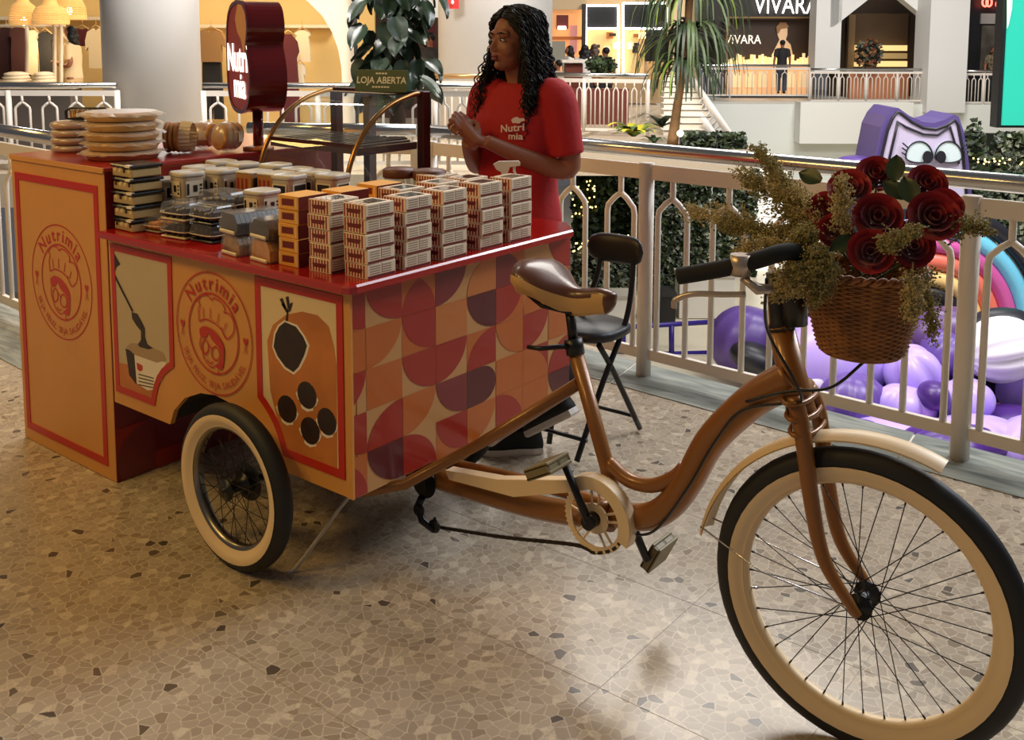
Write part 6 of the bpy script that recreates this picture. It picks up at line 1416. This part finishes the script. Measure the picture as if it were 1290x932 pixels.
tx = MB(); o_ = sz(936, 55, 32.85); add_text(tx, 'VIVARA', .40, lambda x, y: Wd(o_[0]+x*.85, 32.85, o_[1]+y)); tx.build('lettering', M('gold_white_glow', (1, .9, .7), .4, emit=1.2), win, fix=False)
po = [(975, 112), (972, 70), (978, 58), (982, 50), (979, 42), (981, 33), (987, 30), (992, 34), (992, 44), (990, 50), (996, 56), (999, 70), (996, 112)]
pprism(po, 32.84, .03, M('poster_skin', srgb(226, 190, 150), .6, emit=.15), 'poster_figure', win); pprism([(979, 42), (978, 34), (983, 28), (990, 28), (994, 34), (990, 35), (984, 36), (981, 42)], 32.8, .03, M('poster_hair', srgb(150, 110, 70), .6), 'poster_hair', win)
gold = M('gold_display', srgb(240, 196, 110), .4, emit=.9, ecol=(1, .72, .3)); rg = random.Random(4)
for k in range(30):
    u = 918+104*k/30; h = rg.uniform(3, 13); pbox(u, u+2.6, 80-h, 80, 32.3+rg.uniform(0, .3), .1, gold if k % 3 else M('ivory_bust', srgb(250, 226, 180), .5, emit=.6), 'jewellery_stand', win)
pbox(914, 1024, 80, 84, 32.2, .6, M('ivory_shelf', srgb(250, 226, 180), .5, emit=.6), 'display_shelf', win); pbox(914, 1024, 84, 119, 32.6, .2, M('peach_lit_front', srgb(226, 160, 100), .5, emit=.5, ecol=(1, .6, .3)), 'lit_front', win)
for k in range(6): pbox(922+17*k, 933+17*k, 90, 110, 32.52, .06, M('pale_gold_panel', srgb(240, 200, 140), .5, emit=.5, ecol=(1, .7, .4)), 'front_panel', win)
figure(986, 50, 31.4, math.radians(10), black_c, M('grey_jeans', srgb(70, 70, 80), .8), hairm, 'man in black seen from behind at the jewellery window', 1.65)
railing('railing', 'far balcony railing before the jewellery window', rpath([806, 862, 920, 1020], 31.0, 86), ZF+.1, True, 8, 1.0, th=.014, foot=.03); railing('railing', 'far balcony railing between the two white pillars', rpath([1021, 1057, 1092, 1131, 1172], 30.05, 90), ZF, True, 4, 1.02, th=.016, foot=.035); railing('railing', 'far balcony railing right of the white pillar', rpath([1206, 1240, 1275], 30.05, 94), ZF-.06, True, 4, 1.04, th=.016, foot=.035)
pil = M('white_pillar', srgb(222, 220, 216), .6)
tag(pbox(1029, 1061, -80, 90, 30.6, .7, pil, 'square_pillar'), 'white pillar between the jewellery shop and the pointed arch', 'pillar'); tag(pbox(1172, 1221, -80, 142, 29.6, 1.1, pil, 'square_pillar'), 'broad white pillar right of the pointed arch', 'pillar')
struct(pprism([(1048, -80), (1102, -80), (1102, -7), (1050, 34), (1046, 34)], 30.6, .5, pil, 'wall_arch_left')); struct(pprism([(1135, -80), (1182, -80), (1182, 32), (1176, 31), (1135, -3)], 30.6, .5, pil, 'wall_arch_right'))
sh2 = thing('shop_interior', 'dim brown shop under the pointed arch with golden shelves', 'shop', at(1115, 130, 33.5)); pbox(1048, 1230, -80, 135, 34, .2, M('dim_brown_wall', srgb(70, 52, 36), .6), 'back_wall', sh2); pbox(1076, 1144, 17, 56, 33.7, .2, M('brown_soffit', srgb(96, 72, 46), .6), 'soffit', sh2); pbox(1068, 1076, 18, 130, 33.6, .2, M('tan_jamb', srgb(160, 128, 84), .6), 'jamb', sh2)
for k in range(3): pbox(1078, 1143, 57+10*k, 64+10*k, 33.5, .2, gold if k != 1 else M('tan_shelf', srgb(206, 170, 110), .5, emit=.3), 'lit_shelf', sh2)
pbox(1070, 1145, 92, 132, 32.5, .3, M('terracotta_front', srgb(190, 120, 80), .5), 'counter_front', sh2)
hedge('flower_arrangement', 1082, 1118, 48, 88, 31.6, .8, 240, 'large dried flower arrangement behind the far railing', 'plant', .2, [gl5, tan_c, M('leaf_rust', srgb(120, 64, 44), .6)], 'ball', 6)
figure(1164, 58, 31.8, math.radians(-140), M('lime_shirt', srgb(150, 160, 70), .8), black_c, black_c, 'person in a lime shirt and cap under the pointed arch', 1.7, arms='fold')
rs = thing('phone_shop', 'dark shop front with red glowing sign at the far right', 'shop', at(1245, 135, 30.9)); pbox(1222, 1275, -80, 140, 31.4, .15, blackp, 'frame', rs); pbox(1236, 1270, 17, 30, 31.3, .08, M('grey_band', srgb(150, 146, 140), .5), 'band', rs); pbox(1236, 1270, 32, 92, 31.32, .06, M('dim_glass_interior', srgb(90, 84, 74), .3, noise=.5, ns=2), 'window', rs)
rg_ = M('red_neon', (1, .12, .08), .4, emit=4); tx = MB(); o_ = sz(1264, 10, 31.2); add_text(tx, 'on', .5, lambda x, y: Wd(o_[0]+x, 31.2, o_[1]+y), bold=.02); tx.build('red_letters', rg_, rs, fix=False)
for (u, v) in ((1241, 3), (1246, 3)): MB().tube([at(u+3.5*math.cos(a), v+5*math.sin(a), 31.2) for a in [2*PI*k/16 for k in range(16)]], .03, 5, closed=True).build('red_emblem', rg_, rs)
figure(1253, 58, 30.9, math.radians(-170), M('patterned_blouse', srgb(140, 120, 90), .8, col2=srgb(60, 60, 40), ns=14), black_c, M('red_brown_hair', srgb(74, 34, 26), .5), 'woman in a patterned blouse in the far right shop window', 1.66, hair='long')
# LED screen
sc2 = thing('led_screen', 'tall teal advertising screen with black edge at the right border', 'screen', at(1290, 162, 20.6)); pbox(1262, 1420, -90, 161, 20.65, .3, blackp, 'housing', sc2); pbox(1269, 1416, -90, 158, 20.6, .04, M('teal_screen', (.02, .35, .26), .3, emit=.75, ecol=(.03, .55, .38)), 'display', sc2)
pprism([(1269, -20), (1276, -20), (1275, 10), (1271, 30), (1269, 36)], 20.57, .02, M('pale_screen_shape', srgb(220, 240, 220), .3, emit=.7), 'screen_motif', sc2)
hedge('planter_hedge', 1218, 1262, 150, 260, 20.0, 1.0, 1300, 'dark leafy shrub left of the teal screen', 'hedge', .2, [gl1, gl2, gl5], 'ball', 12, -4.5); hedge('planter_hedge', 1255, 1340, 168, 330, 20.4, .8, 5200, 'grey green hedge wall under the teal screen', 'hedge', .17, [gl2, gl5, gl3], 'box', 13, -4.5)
# ---- lower level: hedges, boxes, inflatables
dk_mats = [gl1, gl1, gl2, gl5, gl3]
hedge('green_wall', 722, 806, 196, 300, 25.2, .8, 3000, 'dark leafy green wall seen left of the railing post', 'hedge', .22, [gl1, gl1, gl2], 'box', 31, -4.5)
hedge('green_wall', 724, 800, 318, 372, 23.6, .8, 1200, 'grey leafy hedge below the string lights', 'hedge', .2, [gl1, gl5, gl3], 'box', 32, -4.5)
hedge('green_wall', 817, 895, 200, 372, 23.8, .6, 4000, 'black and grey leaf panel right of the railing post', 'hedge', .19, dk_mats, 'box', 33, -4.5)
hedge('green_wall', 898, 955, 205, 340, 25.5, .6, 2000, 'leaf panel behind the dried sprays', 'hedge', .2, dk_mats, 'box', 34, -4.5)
lit_white = M('lit_area_glow', srgb(240, 236, 226), .5, emit=.55); tag(pbox(942, 992, 200, 346, 26.2, .3, lit_white, 'lit_area_panel'), 'glowing white panel standing in for a lit area behind the dried sprays', 'panel')  # emission imitates a brightly lit area, the panel itself is no lamp
tag(pbox(785, 820, 190, 343, 26.4, .3, M('pale_panel', srgb(196, 196, 190), .6), 'privacy_screen'), 'pale panel behind the white railing post', 'panel')
yl = M('string_light_glow', (1, .8, .35), .3, emit=3.5, ecol=(1, .72, .22)); sl_ = thing('string_lights', 'yellow string lights draped along the green walls below', 'lights', at(760, 310, 23.5)); rg2 = random.Random(2)
for k in range(46):
    u = 722+76*k/46; MB().sphere(at(u, 312-14*math.sin(k/46*1.6)+rg2.uniform(-5, 5), 23.5), .022, 6, 4).build('bulb', yl, sl_)
for k in range(30): MB().sphere(at(718+rg2.uniform(0, 34), 225+rg2.uniform(0, 50), 25.1), .024, 6, 4).build('bulb', yl, sl_)
for k in range(24): MB().sphere(at(825+rg2.uniform(0, 66), 196+rg2.uniform(-3, 8), 23.7), .02, 6, 4).build('bulb', yl, sl_)
sl_ = thing('string_lights', 'short yellow light string on the hedge under the teal screen', 'lights', at(1258, 203, 20.2))
for k in range(20): MB().sphere(at(1226+rg2.uniform(0, 64), 203+rg2.uniform(-4, 4), 19.9), .018, 6, 4).build('bulb', yl, sl_)
for k, (a, b, c, d, t, nm, lb) in enumerate(((856, 926, 350, 401, 21.6, 'white_counter', 'white counter box on the lower floor'), (722, 800, 376, 411, 21.0, 'white_counter', 'cream box on the lower floor behind the chair'))):
    w = thing(nm, lb, 'counter', at((a+b)/2, d, t)); pbox(a, b, c, d, t, .6, M('counter_white', srgb(236, 232, 220), .5), 'body', w); pbox(a-1, b+1, c-3, c, t-.05, .7, M('counter_grey_top', srgb(190, 184, 170), .5), 'top', w); pbox(a, b, d, d+5, t+.02, .55, M('counter_plinth', srgb(140, 130, 116), .5), 'plinth', w)
tx = MB(); o_ = sz(890, 364, 18.55); add_text(tx, '~ o~', .3, lambda x, y: Wd(o_[0]+x, 18.55, o_[1]+y)) if False else None
for k in range(6): pass
bin_ = thing('black_bin', 'black square bin on the lower floor', 'bin', at(834, 411, 21.3)); pbox(818, 851, 374, 411, 21.3, .6, blackp, 'body', bin_); pbox(816, 853, 370, 374, 21.25, .7, M('bin_rim', (.03, .03, .03), .4), 'rim', bin_)
br = M('purple_blue_paint', srgb(50, 34, 130), .4); bf = thing('purple_barrier', 'blue purple tube barrier round the inflatable park', 'barrier', at(840, 440, 16.5))
ptube([(690, 418, 19.2), (905, 405, 19.2)], .05, br, 'top_tube', bf); ptube([(785, 412, 19.2), (785, 452, 19.2)], .055, br, 'post', bf); ptube([(846, 409, 19.2), (846, 452, 19.2)], .055, br, 'post', bf); ptube([(690, 450, 19.2), (905, 444, 19.2)], .05, br, 'bottom_tube', bf)
pur = M('purple_vinyl', srgb(100, 74, 150), .35); dpur = M('deep_purple_vinyl', srgb(74, 40, 120), .35); lav = M('lavender_vinyl', srgb(186, 160, 236), .35); blk = M('black_vinyl_soft', (.015, .014, .02), .4); whv = M('white_vinyl', srgb(232, 226, 240), .4); plum = M('plum_vinyl', srgb(96, 66, 120), .35)
def blob(u, v, t, w, h, dep, mat, name, label, parent=None, lobes=0, ld=.06, rot=0, group='inflatables'):
    mb = MB(); p = at(u, v, t); k = t/FPX/2; nu, nv = 40, 20; vs = []
    R = Matrix.Translation(p) @ Matrix.Rotation(YAW-PI/2, 4, 'Z') @ Matrix.Rotation(rot, 4, 'Y')
    for j in range(nv+1):
        th = PI*j/nv
        for i in range(nu):
            a = 2*PI*i/nu; m_ = 1-(ld*abs(math.cos(lobes*a/2))**6 if lobes else 0); st = math.sin(th)**.8
            vs.append((w*k*st*math.cos(a)*m_, dep/2*st*math.sin(a)*m_, h*k*math.cos(th)))
    mb.add(vs, [(j*nu+i, (j+1)*nu+i, (j+1)*nu+(i+1) % nu, j*nu+(i+1) % nu) for j in range(nv) for i in range(nu)], 0, True, R)
    o = mb.build(name, mat, parent)
    if parent is None: tag(o, label, 'inflatable', group)
    return o
ic = thing('inflatable_playground', 'lavender and purple inflatable playground below the railing', 'inflatable', at(1170, 560, 14.0), 0, 'inflatables')
blob(945, 432, 17.8, 108, 92, 1.4, pur, 'inflatable_dome', 'quilted purple inflatable dome behind the front fork', ic, 14, .10, .25); blob(958, 455, 17.0, 84, 40, .8, blk, 'inflatable_pad', 'black inflatable pad under the purple dome', ic, rot=.4)
blob(1050, 452, 14.8, 150, 110, 1.5, lav, 'inflatable_cushion', 'large lavender inflatable cushion behind the basket', ic, 6, .14); blob(1030, 478, 14.5, 50, 34, .6, whv, 'inflatable_ball', 'small white inflatable under the basket', ic); blob(1112, 470, 14.6, 42, 76, .6, blk, 'inflatable_arm', 'curved black inflatable arm below the basket', ic, rot=.5)
blob(1150, 470, 14.2, 74, 70, .9, lav, 'inflatable_petal', 'upper lavender petal of the flower inflatable', ic, 5, .22, -.5); blob(1195, 450, 14.6, 80, 60, .9, pur, 'inflatable_petal', 'mid purple petal behind the railing post', ic, 5, .2, .6); blob(1140, 510, 13.6, 80, 48, .8, lav, 'inflatable_petal', 'lower left lavender petal', ic, 5, .2, .2); blob(1215, 505, 13.6, 76, 52, .8, lav, 'inflatable_petal', 'lower right lavender petal beyond the post', ic, 5, .2, -.3); blob(1176, 498, 13.4, 40, 36, .5, dpur, 'inflatable_core', 'dark purple centre of the flower inflatable', ic); blob(1120, 545, 13.2, 110, 36, .8, lav, 'inflatable_roll', 'pale purple roll at the foot of the railing', ic); blob(1230, 545, 13.0, 120, 40, .9, lav, 'inflatable_roll', 'lavender roll at the lower right behind the railing', ic, 6, .18)
blob(1185, 540, 13.1, 40, 22, .5, M('pink_vinyl', srgb(226, 130, 220), .35), 'inflatable_roll', 'pink roll between the lavender rolls', ic)
blob(1262, 440, 14.0, 84, 96, 1.0, whv, 'inflatable_paw', 'white ribbed inflatable at the right border', ic, 12, .16, 1.35); blob(1262, 447, 14.6, 120, 124, .8, blk, 'inflatable_pad', 'black inflatable pad around the white ribbed one', ic); blob(1275, 540, 13.6, 90, 60, .8, dpur, 'inflatable_roll', 'deep purple roll at the right border', ic); blob(1195, 430, 15.2, 120, 90, .9, plum, 'inflatable_cushion', 'plum inflatable cushion under the rainbow', ic)
mat_ = MB(); a0, a1 = sz(985, 500, 13)[0], sz(1420, 500, 13)[0]; cbox(mat_, a0, a1, 11.5, 15.6, -4.5, -4.15); mat_.build('base_mat', dpur, ic)
for k, (u, v, t, w, h) in enumerate(((1000, 520, 14.2, 120, 60), (1075, 505, 13.8, 90, 70), (1290, 480, 14.4, 90, 80), (1060, 560, 12.8, 120, 50), (1200, 560, 12.6, 140, 50), (1100, 430, 15.0, 110, 60), (1300, 560, 12.8, 120, 70))): blob(u, v, t, w, h, .9, (lav, pur, lav, pur, dpur, plum, lav)[k], 'inflatable_roll', '', ic, 6, .16, .3*(k % 3-1))
rb = thing('inflatable_rainbow', 'rainbow shaped inflatable arch behind the right railing post', 'inflatable', at(1180, 470, 16.3), 0, 'inflatables')
for k, (r, mt) in enumerate(((146, blk), (122, M('cyan_vinyl', srgb(120, 206, 236), .35)), (101, M('magenta_vinyl', srgb(206, 90, 160), .35)), (80, M('coral_vinyl', srgb(236, 120, 96), .35)), (58, M('yellow_vinyl', srgb(246, 206, 130), .35)), (38, blk))):
    tp_ = [at(1168+r*math.cos(a), 408-r*math.sin(a), 16.3) for a in [math.radians(180*i/40) for i in range(41)]]; MB().tube([Vector((tp_[0].x, tp_[0].y, -4.5))]+tp_+[Vector((tp_[-1].x, tp_[-1].y, -4.5))], .145, 10).build('arch_tube', mt, rb)
# tall purple block with a face
tf = thing('inflatable_tower', 'tall purple inflatable tower with big cartoon eyes rising above the handrail', 'inflatable', at(1160, 480, 17), 0, 'inflatables')
ol = [(1092, 506), (1098, 262), (1112, 200), (1120, 160), (1127, 146), (1136, 136), (1142, 136), (1156, 146), (1172, 153), (1186, 155), (1200, 151), (1212, 144), (1218, 147), (1224, 165), (1230, 200), (1236, 262), (1240, 506)]
pprism([(u-10, v) for u, v in ol], 17.0, .95, M('violet_side_vinyl', srgb(98, 82, 140), .35), 'tower_body', tf)
fm = [(1100, 506), (1106, 262), (1119, 200), (1127, 165), (1133, 150), (1139, 141), (1144, 143), (1158, 154), (1172, 161), (1188, 163), (1202, 158), (1212, 151), (1216, 158), (1222, 190), (1228, 262), (1232, 506)]
pprism([(u-9, v) for u, v in fm], 16.94, .06, M('light_lilac_vinyl', srgb(206, 194, 220), .35), 'tower_face', tf)
inn_ = [(1128, 206), (1136, 172), (1140, 153), (1150, 160), (1172, 169), (1190, 170), (1206, 160), (1213, 185), (1217, 206)]
MB().tube([at(u-9, v, 16.92) for u, v in inn_], .022, 6).build('piping', blk, tf); MB().tube([at(u-9, v, 16.93) for u, v in fm[1:-1]], .026, 6).build('piping', blk, tf)
for (cu_, s) in ((1159, 1), (1196, -1)):
    n = 24; pts = [(cu_-1+17*math.cos(a), 198-20*math.sin(a) if math.sin(a) > 0 else 198-7*math.sin(a)) for a in [2*PI*k/n for k in range(n)]]
    e = pprism(pts, 16.88, .05, M('eye_pale_vinyl', srgb(216, 232, 232), .4), 'eye', tf); MB().tube([at(u, v, 16.87) for u, v in pts], .014, 5, closed=True).build('eye_outline', blk, e)
    pprism([(cu_+s*10+6*math.cos(a), 198-8*math.sin(a)) for a in [2*PI*k/16 for k in range(16)]], 16.84, .03, blk, 'pupil', e)
    for k in range(3): MB().tube([at(cu_-s*(15+k*1.0), 186+k*5, 16.88), at(cu_-s*(22+k*.5), 180+k*6, 16.88)], .012, 4).build('eyelash', blk, e)
blob(1082, 204, 17.5, 56, 16, .7, pur, 'inflatable_ear', '', tf)
